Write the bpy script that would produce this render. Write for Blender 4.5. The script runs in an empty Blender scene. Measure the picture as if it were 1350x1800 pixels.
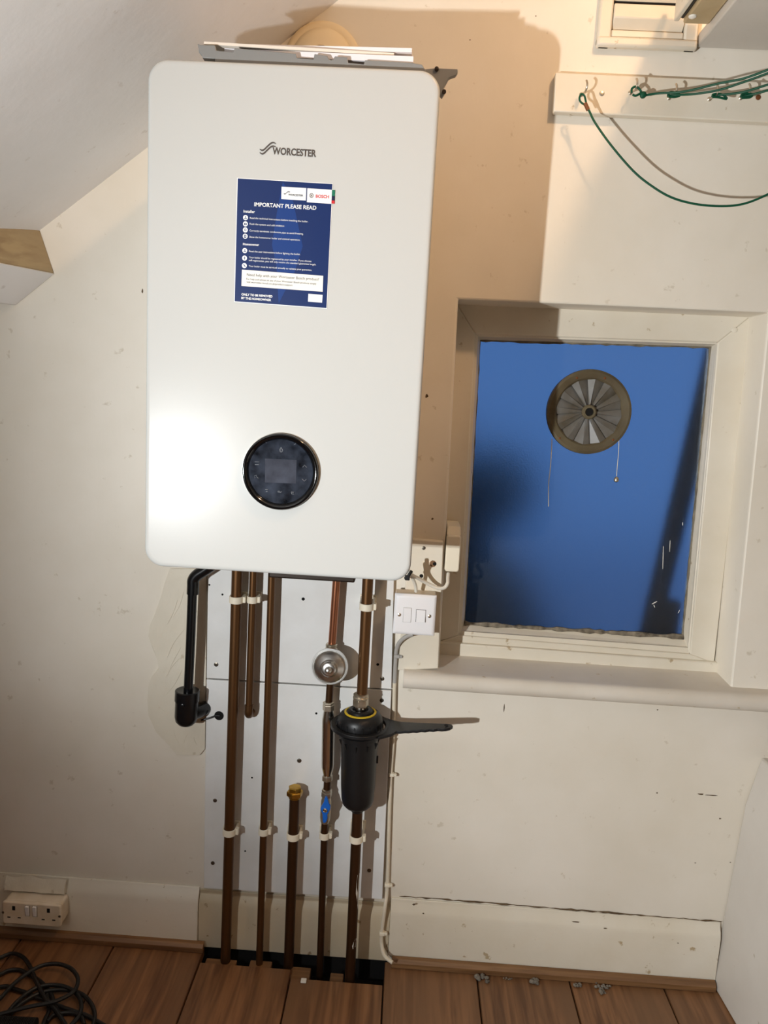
import bpy, bmesh, math, random
from mathutils import Vector, Matrix, noise
random.seed(7)
PI = math.pi
SC = bpy.context.scene
COL = SC.collection

# ------------------------------------------------------------------ camera
CAM = Vector((0.20637, -1.59034, 1.28329))
CR = Vector((0.99781091, 0.03711676, 0.05473323))
CU = Vector((-0.05977544, 0.15216065, 0.98654652))
CF = Vector((-0.02828917, 0.98765859, -0.15404623))
FPX = 1350.0
cd = bpy.data.cameras.new('camera')
cd.sensor_fit = 'HORIZONTAL'; cd.sensor_width = 36.0; cd.lens = 36.0 * FPX / 1350.0
cd.clip_start = 0.02; cd.clip_end = 60
cam = bpy.data.objects.new('camera', cd); COL.objects.link(cam)
cam.matrix_world = Matrix(((CR.x, CU.x, -CF.x, CAM.x), (CR.y, CU.y, -CF.y, CAM.y), (CR.z, CU.z, -CF.z, CAM.z), (0, 0, 0, 1)))
SC.camera = cam

# ------------------------------------------------------------------ world, lamps, exposure
w = bpy.data.worlds.new('dusk'); SC.world = w; w.use_nodes = True
bg = w.node_tree.nodes['Background']
bg.inputs[0].default_value = (0.085, 0.205, 0.50, 1); bg.inputs[1].default_value = 0.80
SC.view_settings.view_transform = 'Standard'
SC.view_settings.look = 'None'
SC.view_settings.exposure = 0.0
SC.view_settings.gamma = 1.0
SC.view_settings.use_curve_mapping = False

LAMP = Vector((-0.565, -1.60, 0.975))          # LED work light standing to the left of the photographer
LED_W = 41.0
LED_COL = (0.95, 0.985, 1.0)
BULB = Vector((0.83, -0.97, 2.575))            # warm ceiling bulb
BULB_W = 29.0
BULB_COL = (1.0, 0.63, 0.34)
for i in range(5):                             # five LED rows above the lip of the work light
    ld = bpy.data.lights.new('work_light_led', 'AREA')
    ld.shape = 'RECTANGLE'; ld.size = 0.022; ld.size_y = 0.0016
    ld.energy = LED_W / 5; ld.color = LED_COL
    lo = bpy.data.objects.new('work_light_led', ld); COL.objects.link(lo)
    lo.location = LAMP + Vector((0, 0, (0.0116, 0.0152, 0.0190, 0.0300, 0.0340)[i]))
    lo.rotation_euler = (math.radians(103), 0, math.radians(-77))
ld = bpy.data.lights.new('ceiling_bulb_light', 'POINT'); ld.energy = BULB_W; ld.color = BULB_COL; ld.shadow_soft_size = 0.05
lo = bpy.data.objects.new('ceiling_bulb_light', ld); COL.objects.link(lo); lo.location = BULB

# ------------------------------------------------------------------ helpers
def at(px, py, Y):
    """point on the plane y = Y seen at pixel px, py of the 1350x1800 photograph"""
    d = CR * ((px - 675) / FPX) - CU * ((py - 900) / FPX) + CF
    return CAM + d * ((Y - CAM.y) / d.y)
def atz(px, py, Z):
    d = CR * ((px - 675) / FPX) - CU * ((py - 900) / FPX) + CF
    return CAM + d * ((Z - CAM.z) / d.z)
def atx(px, py, X):
    d = CR * ((px - 675) / FPX) - CU * ((py - 900) / FPX) + CF
    return CAM + d * ((X - CAM.x) / d.x)
def lin(c):
    c /= 255.0
    return c / 12.92 if c <= 0.04045 else ((c + 0.055) / 1.055) ** 2.4
def rgb(r, g, b): return (lin(r), lin(g), lin(b), 1)

MATS = {}
def mat(name, col, rough=0.5, metal=0.0, var=None, vscale=8.0, vstretch=(1, 1, 1), vamt=0.5, bump=0.0, bscale=40.0, bstretch=(1, 1, 1), bdist=0.002, coat=0.0, spec=0.5, trans=0.0, ior=1.45, rvar=0.0, detail=5):
    """procedural material: base colour, optional second colour mixed by noise, optional bump"""
    m = bpy.data.materials.new(name); m.use_nodes = True
    nt = m.node_tree; N = nt.nodes; L = nt.links
    p = N['Principled BSDF']
    p.inputs['Base Color'].default_value = col
    p.inputs['Roughness'].default_value = rough
    p.inputs['Metallic'].default_value = metal
    p.inputs['Coat Weight'].default_value = coat
    p.inputs['Specular IOR Level'].default_value = spec
    p.inputs['Transmission Weight'].default_value = trans
    p.inputs['IOR'].default_value = ior
    tc = N.new('ShaderNodeTexCoord')
    def nz(scale, stretch, det=detail):
        mp = N.new('ShaderNodeMapping'); mp.inputs['Scale'].default_value = stretch
        L.new(tc.outputs['Object'], mp.inputs[0])
        n = N.new('ShaderNodeTexNoise'); n.inputs['Scale'].default_value = scale; n.inputs['Detail'].default_value = det
        L.new(mp.outputs[0], n.inputs['Vector']); return n
    if var is not None:
        n = nz(vscale, vstretch)
        r = N.new('ShaderNodeValToRGB'); r.color_ramp.elements[0].position = 0.5 - vamt * 0.35; r.color_ramp.elements[1].position = 0.5 + vamt * 0.35
        r.color_ramp.elements[0].color = col; r.color_ramp.elements[1].color = var
        L.new(n.outputs['Fac'], r.inputs[0]); L.new(r.outputs[0], p.inputs['Base Color'])
        if rvar:
            mm = N.new('ShaderNodeMath'); mm.operation = 'MULTIPLY_ADD'; mm.inputs[1].default_value = rvar; mm.inputs[2].default_value = rough - rvar / 2
            L.new(n.outputs['Fac'], mm.inputs[0]); L.new(mm.outputs[0], p.inputs['Roughness'])
    if bump:
        n = nz(bscale, bstretch, 6)
        b = N.new('ShaderNodeBump'); b.inputs['Strength'].default_value = bump; b.inputs['Distance'].default_value = bdist
        L.new(n.outputs['Fac'], b.inputs['Height']); L.new(b.outputs[0], p.inputs['Normal'])
    MATS[name] = m
    return m

def paint_wall(name, c1, c2, c3, rough=0.55, strokes=(1, 1, 1), bstr=0.35):
    """old emulsion on plaster: patchy colour, brush relief and soft lumps"""
    m = bpy.data.materials.new(name); m.use_nodes = True
    nt = m.node_tree; N = nt.nodes; L = nt.links; p = N['Principled BSDF']
    tc = N.new('ShaderNodeTexCoord')
    def nz(scale, det=5, stretch=(1, 1, 1), rgh=0.55):
        mp = N.new('ShaderNodeMapping'); mp.inputs['Scale'].default_value = stretch
        L.new(tc.outputs['Object'], mp.inputs[0])
        n = N.new('ShaderNodeTexNoise'); n.inputs['Scale'].default_value = scale; n.inputs['Detail'].default_value = det; n.inputs['Roughness'].default_value = rgh
        L.new(mp.outputs[0], n.inputs['Vector']); return n.outputs['Fac']
    r = N.new('ShaderNodeValToRGB'); e = r.color_ramp.elements
    e[0].position = 0.36; e[0].color = c2; e[1].position = 0.62; e[1].color = c1
    L.new(nz(2.6, 7), r.inputs[0])
    r2 = N.new('ShaderNodeValToRGB'); e = r2.color_ramp.elements
    e[0].position = 0.67; e[0].color = (0, 0, 0, 1); e[1].position = 0.72; e[1].color = (1, 1, 1, 1)
    L.new(nz(38, 4), r2.inputs[0])
    mx = N.new('ShaderNodeMix'); mx.data_type = 'RGBA'
    L.new(r2.outputs[0], mx.inputs[0]); L.new(r.outputs[0], mx.inputs[6]); mx.inputs[7].default_value = c3
    L.new(mx.outputs[2], p.inputs['Base Color'])
    p.inputs['Roughness'].default_value = rough
    a = N.new('ShaderNodeMath'); a.operation = 'MULTIPLY_ADD'; a.inputs[1].default_value = 2.2
    L.new(nz(4.5, 4), a.inputs[0]); 
    a2 = N.new('ShaderNodeMath'); a2.operation = 'MULTIPLY_ADD'; a2.inputs[1].default_value = 0.30
    L.new(nz(60, 6, strokes), a2.inputs[0]); a3 = N.new('ShaderNodeMath'); a3.operation = 'MULTIPLY'; a3.inputs[1].default_value = 0.10; L.new(nz(120, 3), a3.inputs[0]); L.new(a3.outputs[0], a2.inputs[2])
    L.new(a2.outputs[0], a.inputs[2])
    b = N.new('ShaderNodeBump'); b.inputs['Strength'].default_value = bstr; b.inputs['Distance'].default_value = 0.004
    L.new(a.outputs[0], b.inputs['Height']); L.new(b.outputs[0], p.inputs['Normal'])
    MATS[name] = m; return m

def wood(name, c1, c2, c3, grain_axis='y', rough=0.5, rnd=0.0):
    m = bpy.data.materials.new(name); m.use_nodes = True
    nt = m.node_tree; N = nt.nodes; L = nt.links; p = N['Principled BSDF']
    tc = N.new('ShaderNodeTexCoord'); oi = N.new('ShaderNodeObjectInfo')
    add = N.new('ShaderNodeVectorMath'); add.operation = 'ADD'
    comb = N.new('ShaderNodeCombineXYZ')
    mu = N.new('ShaderNodeMath'); mu.operation = 'MULTIPLY'; mu.inputs[1].default_value = 17.0
    L.new(oi.outputs['Random'], mu.inputs[0]); L.new(mu.outputs[0], comb.inputs[0]); L.new(mu.outputs[0], comb.inputs[1])
    L.new(tc.outputs['Object'], add.inputs[0]); L.new(comb.outputs[0], add.inputs[1])
    def nz(scale, st, det=6, dist=0.0):
        mp = N.new('ShaderNodeMapping'); mp.inputs['Scale'].default_value = st
        L.new(add.outputs[0], mp.inputs[0])
        n = N.new('ShaderNodeTexNoise'); n.inputs['Scale'].default_value = scale; n.inputs['Detail'].default_value = det; n.inputs['Distortion'].default_value = dist
        L.new(mp.outputs[0], n.inputs['Vector']); return n.outputs['Fac']
    st = {'y': (1, 0.055, 1), 'x': (0.06, 1, 1), 'z': (1, 1, 0.06)}[grain_axis]
    st2 = {'y': (1, 0.22, 1), 'x': (0.2, 1, 1), 'z': (1, 1, 0.2)}[grain_axis]
    g = nz(75, st, 7, 0.5)
    r = N.new('ShaderNodeValToRGB'); e = r.color_ramp.elements
    e[0].position = 0.36; e[0].color = c2; e[1].position = 0.62; e[1].color = c1
    L.new(g, r.inputs[0])
    r2 = N.new('ShaderNodeValToRGB'); e = r2.color_ramp.elements
    e[0].position = 0.40; e[0].color = (0, 0, 0, 1); e[1].position = 0.66; e[1].color = (1, 1, 1, 1)
    L.new(nz(9, st2, 5), r2.inputs[0])
    mx = N.new('ShaderNodeMix'); mx.data_type = 'RGBA'; L.new(r2.outputs[0], mx.inputs[0]); L.new(r.outputs[0], mx.inputs[6]); mx.inputs[7].default_value = c3
    hs = N.new('ShaderNodeHueSaturation')
    mm = N.new('ShaderNodeMath'); mm.operation = 'MULTIPLY_ADD'; mm.inputs[1].default_value = rnd; mm.inputs[2].default_value = 1 - rnd / 2
    L.new(oi.outputs['Random'], mm.inputs[0]); L.new(mm.outputs[0], hs.inputs['Value'])
    L.new(mx.outputs[2], hs.inputs['Color']); L.new(hs.outputs[0], p.inputs['Base Color'])
    p.inputs['Roughness'].default_value = rough
    b = N.new('ShaderNodeBump'); b.inputs['Strength'].default_value = 0.25; b.inputs['Distance'].default_value = 0.001
    L.new(g, b.inputs['Height']); L.new(b.outputs[0], p.inputs['Normal'])
    MATS[name] = m; return m

ORG = {}
class MB:
    """collects shapes in world coordinates; build() links them as one mesh object"""
    def __init__(s): s.v = []; s.f = []
    def add(s, vs, fs):
        o = len(s.v); s.v += [Vector(v) for v in vs]; s.f += [tuple(i + o for i in f) for f in fs]; return s
    def hexa(s, p):
        return s.add(p, [(0, 3, 2, 1), (4, 5, 6, 7), (0, 1, 5, 4), (1, 2, 6, 5), (2, 3, 7, 6), (3, 0, 4, 7)])
    def box(s, a, b):
        x0, y0, z0 = (min(a[i], b[i]) for i in range(3)); x1, y1, z1 = (max(a[i], b[i]) for i in range(3))
        return s.hexa([(x0, y0, z0), (x1, y0, z0), (x1, y1, z0), (x0, y1, z0), (x0, y0, z1), (x1, y0, z1), (x1, y1, z1), (x0, y1, z1)])
    def slab(s, quad, y0, y1):
        """quad: four (x,z) corners; extruded between y0 (front) and y1 (back)"""
        return s.prism([(x, y0, z) for x, z in quad], (0, y1 - y0, 0))
    def prism(s, pts, ext):
        n = len(pts); e = Vector(ext); a = [Vector(p) for p in pts]; b = [p + e for p in a]
        return s.add(a + b, [tuple(range(n))[::-1], tuple(range(n, 2 * n))] + [(i, (i + 1) % n, n + (i + 1) % n, n + i) for i in range(n)])
    def tube(s, path, r, n=12, cap=True):
        P = [Vector(p) for p in path]; R = r if isinstance(r, (list, tuple)) else [r] * len(P)
        o = len(s.v); up = None
        for i, p in enumerate(P):
            t = (P[min(i + 1, len(P) - 1)] - P[max(i - 1, 0)]).normalized()
            if up is None:
                up = Vector((0, 0, 1)) if abs(t.z) < 0.9 else Vector((1, 0, 0))
            a = t.cross(up)
            if a.length < 1e-6: a = t.orthogonal()
            a.normalize(); up = a.cross(t)
            for k in range(n):
                q = 2 * PI * k / n
                s.v.append(p + (a * math.cos(q) + up * math.sin(q)) * R[i])
        for i in range(len(P) - 1):
            for k in range(n):
                k2 = (k + 1) % n
                s.f.append((o + i * n + k, o + (i + 1) * n + k, o + (i + 1) * n + k2, o + i * n + k2))
        if cap:
            s.f.append(tuple(o + k for k in range(n))); s.f.append(tuple(o + (len(P) - 1) * n + k for k in range(n))[::-1])
        return s
    def lathe(s, origin, axis, prof, n=32, ph=0.0):
        """prof: list of (radius, distance along axis)"""
        O = Vector(origin); A = Vector(axis).normalized()
        U = A.orthogonal().normalized() if abs(A.z) < 0.9 else Vector((1, 0, 0)); U = (U - A * U.dot(A)).normalized(); V = A.cross(U)
        o = len(s.v)
        for r, h in prof:
            for k in range(n):
                q = 2 * PI * k / n + ph
                s.v.append(O + A * h + (U * math.cos(q) + V * math.sin(q)) * max(r, 1e-5))
        for i in range(len(prof) - 1):
            for k in range(n):
                k2 = (k + 1) % n
                s.f.append((o + i * n + k, o + i * n + k2, o + (i + 1) * n + k2, o + (i + 1) * n + k))
        if prof[0] != prof[-1]:          # a profile that closes on itself is a ring and needs no end caps
            s.f.append(tuple(o + k for k in range(n))[::-1]); s.f.append(tuple(o + (len(prof) - 1) * n + k for k in range(n)))
        return s
    def build(s, name, m, parent=None, bevel=0.0, smooth=True, seg=2, angle=35):
        org = ORG.get(parent.name, Vector((0, 0, 0))) if parent else Vector((0, 0, 0))
        if parent is None and s.v:
            lo = Vector([min(v[i] for v in s.v) for i in range(3)]); hi = Vector([max(v[i] for v in s.v) for i in range(3)])
            org = Vector(((lo.x + hi.x) / 2, (lo.y + hi.y) / 2, lo.z))
        me = bpy.data.meshes.new(name)
        me.from_pydata([v - org for v in s.v], [], s.f); me.update()
        bm = bmesh.new(); bm.from_mesh(me); bmesh.ops.recalc_face_normals(bm, faces=bm.faces); bm.to_mesh(me); bm.free()
        if smooth:
            for p in me.polygons: p.use_smooth = True
            me.set_sharp_from_angle(angle=math.radians(angle))
        me.materials.append(MATS[m] if isinstance(m, str) else m)
        o = bpy.data.objects.new(name, me); COL.objects.link(o)
        if parent: o.parent = parent
        else: o.location = org
        ORG[o.name] = org
        if bevel:
            b = o.modifiers.new('bevel', 'BEVEL'); b.width = bevel; b.segments = seg; b.limit_method = 'ANGLE'; b.angle_limit = math.radians(40)
            b.harden_normals = False
        return o

def tag(o, label=None, cat=None, group=None, kind=None):
    if label: o['label'] = label
    if cat: o['category'] = cat
    if group: o['group'] = group
    if kind: o['kind'] = kind
    return o
def thing(name, loc, label, cat, group=None, kind=None):
    o = bpy.data.objects.new(name, None); COL.objects.link(o); o.location = loc; o.empty_display_size = 0.05
    ORG[o.name] = Vector(loc)
    return tag(o, label, cat, group, kind)
def spline(pts, k=6):
    """Catmull-Rom through the points"""
    P = [Vector(p) for p in pts]; out = []
    for i in range(len(P) - 1):
        a = P[max(i - 1, 0)]; b = P[i]; c = P[i + 1]; d = P[min(i + 2, len(P) - 1)]
        for j in range(k):
            t = j / k
            out.append(0.5 * ((2 * b) + (c - a) * t + (2 * a - 5 * b + 4 * c - d) * t * t + (3 * b - a - 3 * c + d) * t ** 3))
    return out + [P[-1]]
def rrect(x0, x1, z0, z1, r, n=8):
    pts = []
    for cx, cz, a0 in ((x1 - r, z1 - r, 0), (x0 + r, z1 - r, 90), (x0 + r, z0 + r, 180), (x1 - r, z0 + r, 270)):
        for k in range(n + 1):
            a = math.radians(a0 + 90 * k / n); pts.append((cx + r * math.cos(a), cz + r * math.sin(a)))
    return pts
def text(name, body, p0, p1, m, parent, bold=0.0, ext=0.0002, flat=None):
    """writing lying in a plane facing -y, its baseline running from p0 to p1"""
    c = bpy.data.curves.new('t', 'FONT'); c.body = body; c.size = 1.0; c.offset = bold; c.extrude = 0.0; c.resolution_u = 3
    t = bpy.data.objects.new('t', c); COL.objects.link(t)
    dg = bpy.context.evaluated_depsgraph_get(); dg.update()
    me = bpy.data.meshes.new_from_object(t.evaluated_get(dg))
    bpy.data.objects.remove(t); bpy.data.curves.remove(c)
    xs = [v.co.x for v in me.vertices]
    x0, x1 = min(xs), max(xs)
    p0 = Vector(p0); p1 = Vector(p1); U = p1 - p0; s = U.length / (x1 - x0); U.normalize(); V = Vector((0, -1, 0)).cross(U) * -1
    if V.z < 0: V = -V
    org = ORG[parent.name]
    sy = flat if flat else 1.0
    for v in me.vertices: v.co = p0 + U * ((v.co.x - x0) * s) + V * (v.co.y * s * sy) - org
    me.name = name; me.materials.clear(); me.materials.append(MATS[m])
    o = bpy.data.objects.new(name, me); COL.objects.link(o); o.parent = parent; ORG[o.name] = org
    return o

# ------------------------------------------------------------------ materials
paint_wall('wall_paint', rgb(232, 224, 210), rgb(222, 213, 196), rgb(210, 199, 180), 0.5, (1, 1, 0.25), 0.2)
paint_wall('ceiling_paint', rgb(240, 236, 233), rgb(231, 227, 223), rgb(222, 216, 210), 0.6, (0.4, 1, 1), 0.4)
paint_wall('patch_plaster', rgb(226, 218, 201), rgb(214, 204, 184), rgb(200, 188, 166), 0.6, (1, 1, 0.3), 1.0)
paint_wall('old_gloss', rgb(226, 218, 202), rgb(214, 203, 182), rgb(178, 158, 126), 0.42, (0.3, 1, 1), 0.25)
paint_wall('old_gloss_dirty', rgb(212, 200, 178), rgb(194, 178, 148), rgb(146, 122, 90), 0.5, (0.3, 1, 1), 0.35)
paint_wall('sill_paint', rgb(222, 214, 202), rgb(206, 196, 180), rgb(186, 166, 134), 0.4, (0.15, 1, 1), 0.3)
paint_wall('panel_paint', rgb(208, 202, 193), rgb(197, 190, 180), rgb(180, 170, 156), 0.45, (1, 1, 0.3), 0.25)
mat('far_wall', rgb(138, 126, 110), 0.7, var=rgb(124, 112, 96), vscale=3)
mat('board_white', rgb(232, 232, 230), 0.45, var=rgb(222, 221, 217), vscale=12, bump=0.08, bscale=60)
mat('boiler_white', rgb(190, 190, 186), 0.27, bump=0.05, bscale=420, bdist=0.0006, spec=0.24)
mat('boiler_case', rgb(225, 225, 222), 0.4)
mat('dark_metal', rgb(44, 34, 26), 0.5, 0.4)
mat('copper', rgb(114, 81, 50), 0.42, 0.78, var=rgb(86, 58, 33), vscale=9, vstretch=(1, 1, 0.25), vamt=1.2, rvar=0.2)
mat('copper_pink', rgb(188, 128, 98), 0.3, 0.9, var=rgb(150, 90, 58), vscale=9, vstretch=(1, 1, 0.25), vamt=1.2, rvar=0.2)
mat('copper_dark', rgb(88, 60, 36), 0.44, 0.75, var=rgb(60, 40, 25), vscale=9, vstretch=(1, 1, 0.25), vamt=1.2, rvar=0.2)
mat('brass', rgb(200, 160, 72), 0.28, 0.95, var=rgb(160, 122, 50), vscale=60)
mat('chrome', rgb(205, 200, 190), 0.2, 1.0)
mat('nickel', rgb(205, 196, 180), 0.36, 0.9, var=rgb(176, 164, 142), vscale=60)
mat('black_plastic', rgb(18, 18, 19), 0.42, bump=0.03, bscale=300)
mat('black_pipe', rgb(13, 14, 16), 0.25)
mat('black_rubber', rgb(20, 19, 19), 0.45)
mat('gap_black', rgb(10, 8, 7), 0.9)  # near-black colour stands in for shade inside gaps, holes and slots
mat('clip_cream', rgb(232, 222, 200), 0.45)
mat('white_plastic', rgb(236, 234, 234), 0.3)
mat('socket_cream', rgb(222, 210, 192), 0.4, var=rgb(206, 190, 165), vscale=25)
mat('cable_white', rgb(230, 224, 210), 0.4)
mat('cable_grey', rgb(168, 164, 158), 0.45)
mat('cable_painted', rgb(220, 208, 186), 0.45, bump=0.3, bscale=90)
mat('screw', rgb(120, 112, 100), 0.35, 0.9)
mat('screw_rust', rgb(120, 72, 40), 0.6, 0.4)
mat('navy', rgb(7, 36, 88), 0.35)
mat('navy_light', rgb(12, 52, 116), 0.35)
mat('print_white', rgb(236, 236, 234), 0.4)
mat('print_cream', rgb(232, 228, 218), 0.4)
mat('print_grey', rgb(78, 70, 64), 0.5)
mat('print_dark', rgb(44, 46, 52), 0.5)
mat('print_red', rgb(196, 36, 44), 0.45)
mat('print_green', rgb(20, 110, 84), 0.45)
mat('print_navy', rgb(14, 22, 60), 0.45)
mat('display_glass', rgb(8, 9, 11), 0.03, var=rgb(60, 66, 78), vscale=42, vamt=0.7, spec=0.35)
mat('display_screen', rgb(36, 38, 44), 0.03, var=rgb(86, 90, 102), vscale=30, vamt=1.0)
mat('display_icon', rgb(112, 116, 122), 0.4)
mat('gloss_black', rgb(8, 8, 9), 0.08, coat=0.5)
mat('grey_plastic', rgb(128, 128, 126), 0.4)
mat('paper', rgb(228, 224, 226), 0.6)
mat('paper_cream', rgb(226, 216, 202), 0.6)
mat('beige_plastic', rgb(232, 214, 180), 0.45)
mat('valve_blue', rgb(22, 96, 190), 0.35)
mat('filter_yellow', rgb(206, 176, 40), 0.5)
mat('wire_green', rgb(8, 74, 50), 0.5, spec=0.3)
mat('tan_paint', rgb(196, 176, 138), 0.5, var=rgb(176, 154, 116), vscale=10)
mat('vent_plastic', rgb(104, 94, 72), 0.45, var=rgb(78, 66, 46), vscale=14)
mat('grime', rgb(62, 55, 46), 0.9, var=rgb(150, 138, 118), vscale=60, vamt=0.6, bump=0.8, bscale=120)
mat('chip', rgb(104, 84, 60), 0.9, var=rgb(70, 54, 38), vscale=90)
mat('putty', rgb(150, 140, 120), 0.8, var=rgb(50, 44, 36), vscale=40, vamt=1.2, bump=0.8, bscale=120)
mat('dust', rgb(128, 120, 108), 0.95, var=rgb(90, 82, 72), vscale=80, bump=1.0, bscale=200)
mat('dark_green', rgb(34, 62, 52), 0.9, var=rgb(18, 36, 34), vscale=5)
mat('pale_paving', rgb(196, 200, 206), 0.8, var=rgb(176, 180, 188), vscale=4)
mat('slate', rgb(28, 32, 42), 0.8)
wood('plank_wood', rgb(142, 99, 64), rgb(96, 62, 37), rgb(118, 84, 56), 'y', 0.42, 0.30)
wood('trim_wood', rgb(134, 98, 62), rgb(100, 68, 40), rgb(116, 82, 52), 'x', 0.5)
wood('beam_wood', rgb(176, 156, 118), rgb(150, 128, 94), rgb(164, 146, 114), 'y', 0.65)

# clear polythene
m = bpy.data.materials.new('polythene'); m.use_nodes = True
p = m.node_tree.nodes['Principled BSDF']; p.inputs['Base Color'].default_value = (0.95, 0.93, 0.9, 1); p.inputs['Roughness'].default_value = 0.15; p.inputs['Alpha'].default_value = 0.38
MATS['polythene'] = m
# frosted window pane: fine obscured texture
m = bpy.data.materials.new('frosted_glass'); m.use_nodes = True
N = m.node_tree.nodes; L = m.node_tree.links; p = N['Principled BSDF']
p.inputs['Base Color'].default_value = (0.86, 0.92, 0.98, 1); p.inputs['Transmission Weight'].default_value = 1.0; p.inputs['Roughness'].default_value = 0.34; p.inputs['IOR'].default_value = 1.4
tc = N.new('ShaderNodeTexCoord'); n = N.new('ShaderNodeTexNoise'); n.inputs['Scale'].default_value = 260; n.inputs['Detail'].default_value = 3
b = N.new('ShaderNodeBump'); b.inputs['Strength'].default_value = 0.35; b.inputs['Distance'].default_value = 0.0008
L.new(tc.outputs['Object'], n.inputs['Vector']); L.new(n.outputs['Fac'], b.inputs['Height']); L.new(b.outputs[0], p.inputs['Normal'])
MATS['frosted_glass'] = m

# ------------------------------------------------------------------ room shell
XL, XR, YB = -1.55, 2.0, -4.2
SLOPE = (2.019 - 1.567) / (0.025 + 0.564)
def zc(x): return 1.567 + (x + 0.564) * SLOPE
ZT = 2.75; XT = -0.564 + (ZT - 1.567) / SLOPE
# back wall with the window opening cut through it (x, z corners: tl tr br bl)
OP = [(0.286, 1.475), (0.900, 1.480), (0.922, 0.690), (0.298, 0.690)]
b = MB()
O4 = [(XL, ZT), (XR, ZT), (XR, -0.10), (XL, -0.10)]
o = len(b.v)
b.v += [Vector((x, 0, z)) for x, z in O4] + [Vector((x, 0, z)) for x, z in OP] + [Vector((x, 0.17, z)) for x, z in OP] + [Vector((x, 0.17, z)) for x, z in O4]
for i in range(4):
    j = (i + 1) % 4
    b.f += [(i, j, 4 + j, 4 + i), (4 + i, 4 + j, 8 + j, 8 + i), (8 + i, 8 + j, 12 + j, 12 + i), (12 + i, 12 + j, j, i)]
wall = tag(b.build('wall_back', 'wall_paint', bevel=0.004, smooth=False), kind='structure')
# sloping ceiling on the left, flat ceiling beyond
b = MB()
nx, ny = 30, 40
o = len(b.v)
for i in range(nx + 1):
    for j in range(ny + 1):
        x = XL + (XT - XL) * i / nx; y = YB * j / ny
        k = 0.010 * noise.noise(Vector((x * 2.6, y * 2.6, 3.1))) + 0.004 * noise.noise(Vector((x * 9, y * 9, 7.7)))
        k *= min(1, (j / ny) * 12)
        b.v.append(Vector((x + 0.6 * k, y, zc(x) - 0.8 * k)))
for i in range(nx):
    for j in range(ny):
        a = o + i * (ny + 1) + j; b.f.append((a, a + 1, a + ny + 2, a + ny + 1))
b.add([(XT, 0.17, ZT), (XR, 0.17, ZT), (XR, YB, ZT), (XT, YB, ZT)], [(0, 1, 2, 3)])
tag(b.build('ceiling', 'ceiling_paint'), kind='structure')
tag(MB().box((XL - 0.05, YB, 0), (XL, 0, zc(XL) + 0.02)).build('wall_left', 'far_wall'), kind='structure')
tag(MB().box((XR, YB, 0), (XR + 0.05, 0.17, ZT)).build('wall_right', 'far_wall'), kind='structure')
tag(MB().prism([(XL, YB, 0), (XR, YB, 0), (XR, YB, ZT), (XT, YB, ZT), (XL, YB, zc(XL))], (0, -0.05, 0)).build('wall_front', 'far_wall'), kind='structure')

# floor: dark sub-floor with separate planks
fl = tag(MB().box((XL, YB, -0.09), (XR, 0.0, -0.06)).build('floor', 'gap_black'), kind='structure')
ORG[fl.name] = fl.location.copy()
JX = []
for a, c in (((204, 1654), (157, 1743)), ((350, 1690), (311, 1799)), ((518, 1680), (493, 1798)), ((676, 1686), (670, 1800)), ((839, 1699), (845, 1799)), ((999, 1710), (1019, 1799)), ((1164, 1723), (1182, 1777))):
    JX.append((atz(*a, 0).x + atz(*c, 0).x) / 2)
JX = [JX[0] - 0.215 * k for k in (5, 4, 3, 2, 1)] + JX
while JX[-1] < XR - 0.1: JX.append(JX[-1] + 0.2)
JX[0] = XL
YSLOT = -0.075
for i in range(len(JX) - 1):
    x0, x1 = JX[i] + 0.0012, min(JX[i + 1], XR) - 0.0012
    yb = (-0.083 if x1 > 0.2 else -0.057) if x0 > -0.30 and x1 < 0.26 else -0.012
    dz = random.uniform(-0.0015, 0.0)
    MB().box((x0, YB, -0.022), (x1, yb, dz)).build('plank', 'plank_wood', fl, bevel=0.0016, seg=1)
MB().box((-0.32, -0.0035, -0.06), (0.27, -0.0005, 0.001)).build('slot_shade', 'gap_black', fl)  # black sheet added to stand in for shade in the floor slot
for (x0, x1, y0, y1) in ((-0.185, -0.115, -0.054, -0.034), (-0.085, -0.035, -0.054, -0.030), (0.01, 0.055, -0.078, -0.040), (0.10, 0.130, -0.078, -0.05)):
    MB().box((x0, y0, -0.05), (x1, y1, -0.008)).build('packing_piece', 'trim_wood', fl, bevel=0.002)

# skirting boards and the wooden beading in front of them
def skirting(name, x0, x1, h, m, t=0.018, z0=0.0):
    prof = [(0.0, z0), (-t, z0), (-t, h - 0.034), (-t + 0.003, h - 0.022), (-t + 0.010, h - 0.010), (-0.004, h), (0.0, h)]
    return tag(MB().prism([(x0, y, z) for y, z in prof], (x1 - x0, 0, 0)).build(name, m, bevel=0.0015), kind='structure')
skirting('baseboard_left', XL, -0.212, 0.145, 'old_gloss')
skirting('baseboard_middle', -0.212, 0.226, 0.140, 'old_gloss_dirty', 0.012, 0.0)
skirting('baseboard_right', 0.226, 0.965, 0.153, 'old_gloss', 0.016)
for k, (x0, x1) in enumerate(((XL, -0.195), (0.235, 0.962))):
    b = MB().prism([(x0, -0.018, 0), (x0, -0.032, 0), (x0, -0.032, 0.012), (x0, -0.027, 0.019), (x0, -0.018, 0.021)], (x1 - x0, 0, 0))
    tag(b.build('trim_%d' % (k + 1), 'trim_wood', bevel=0.001), kind='structure')

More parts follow.
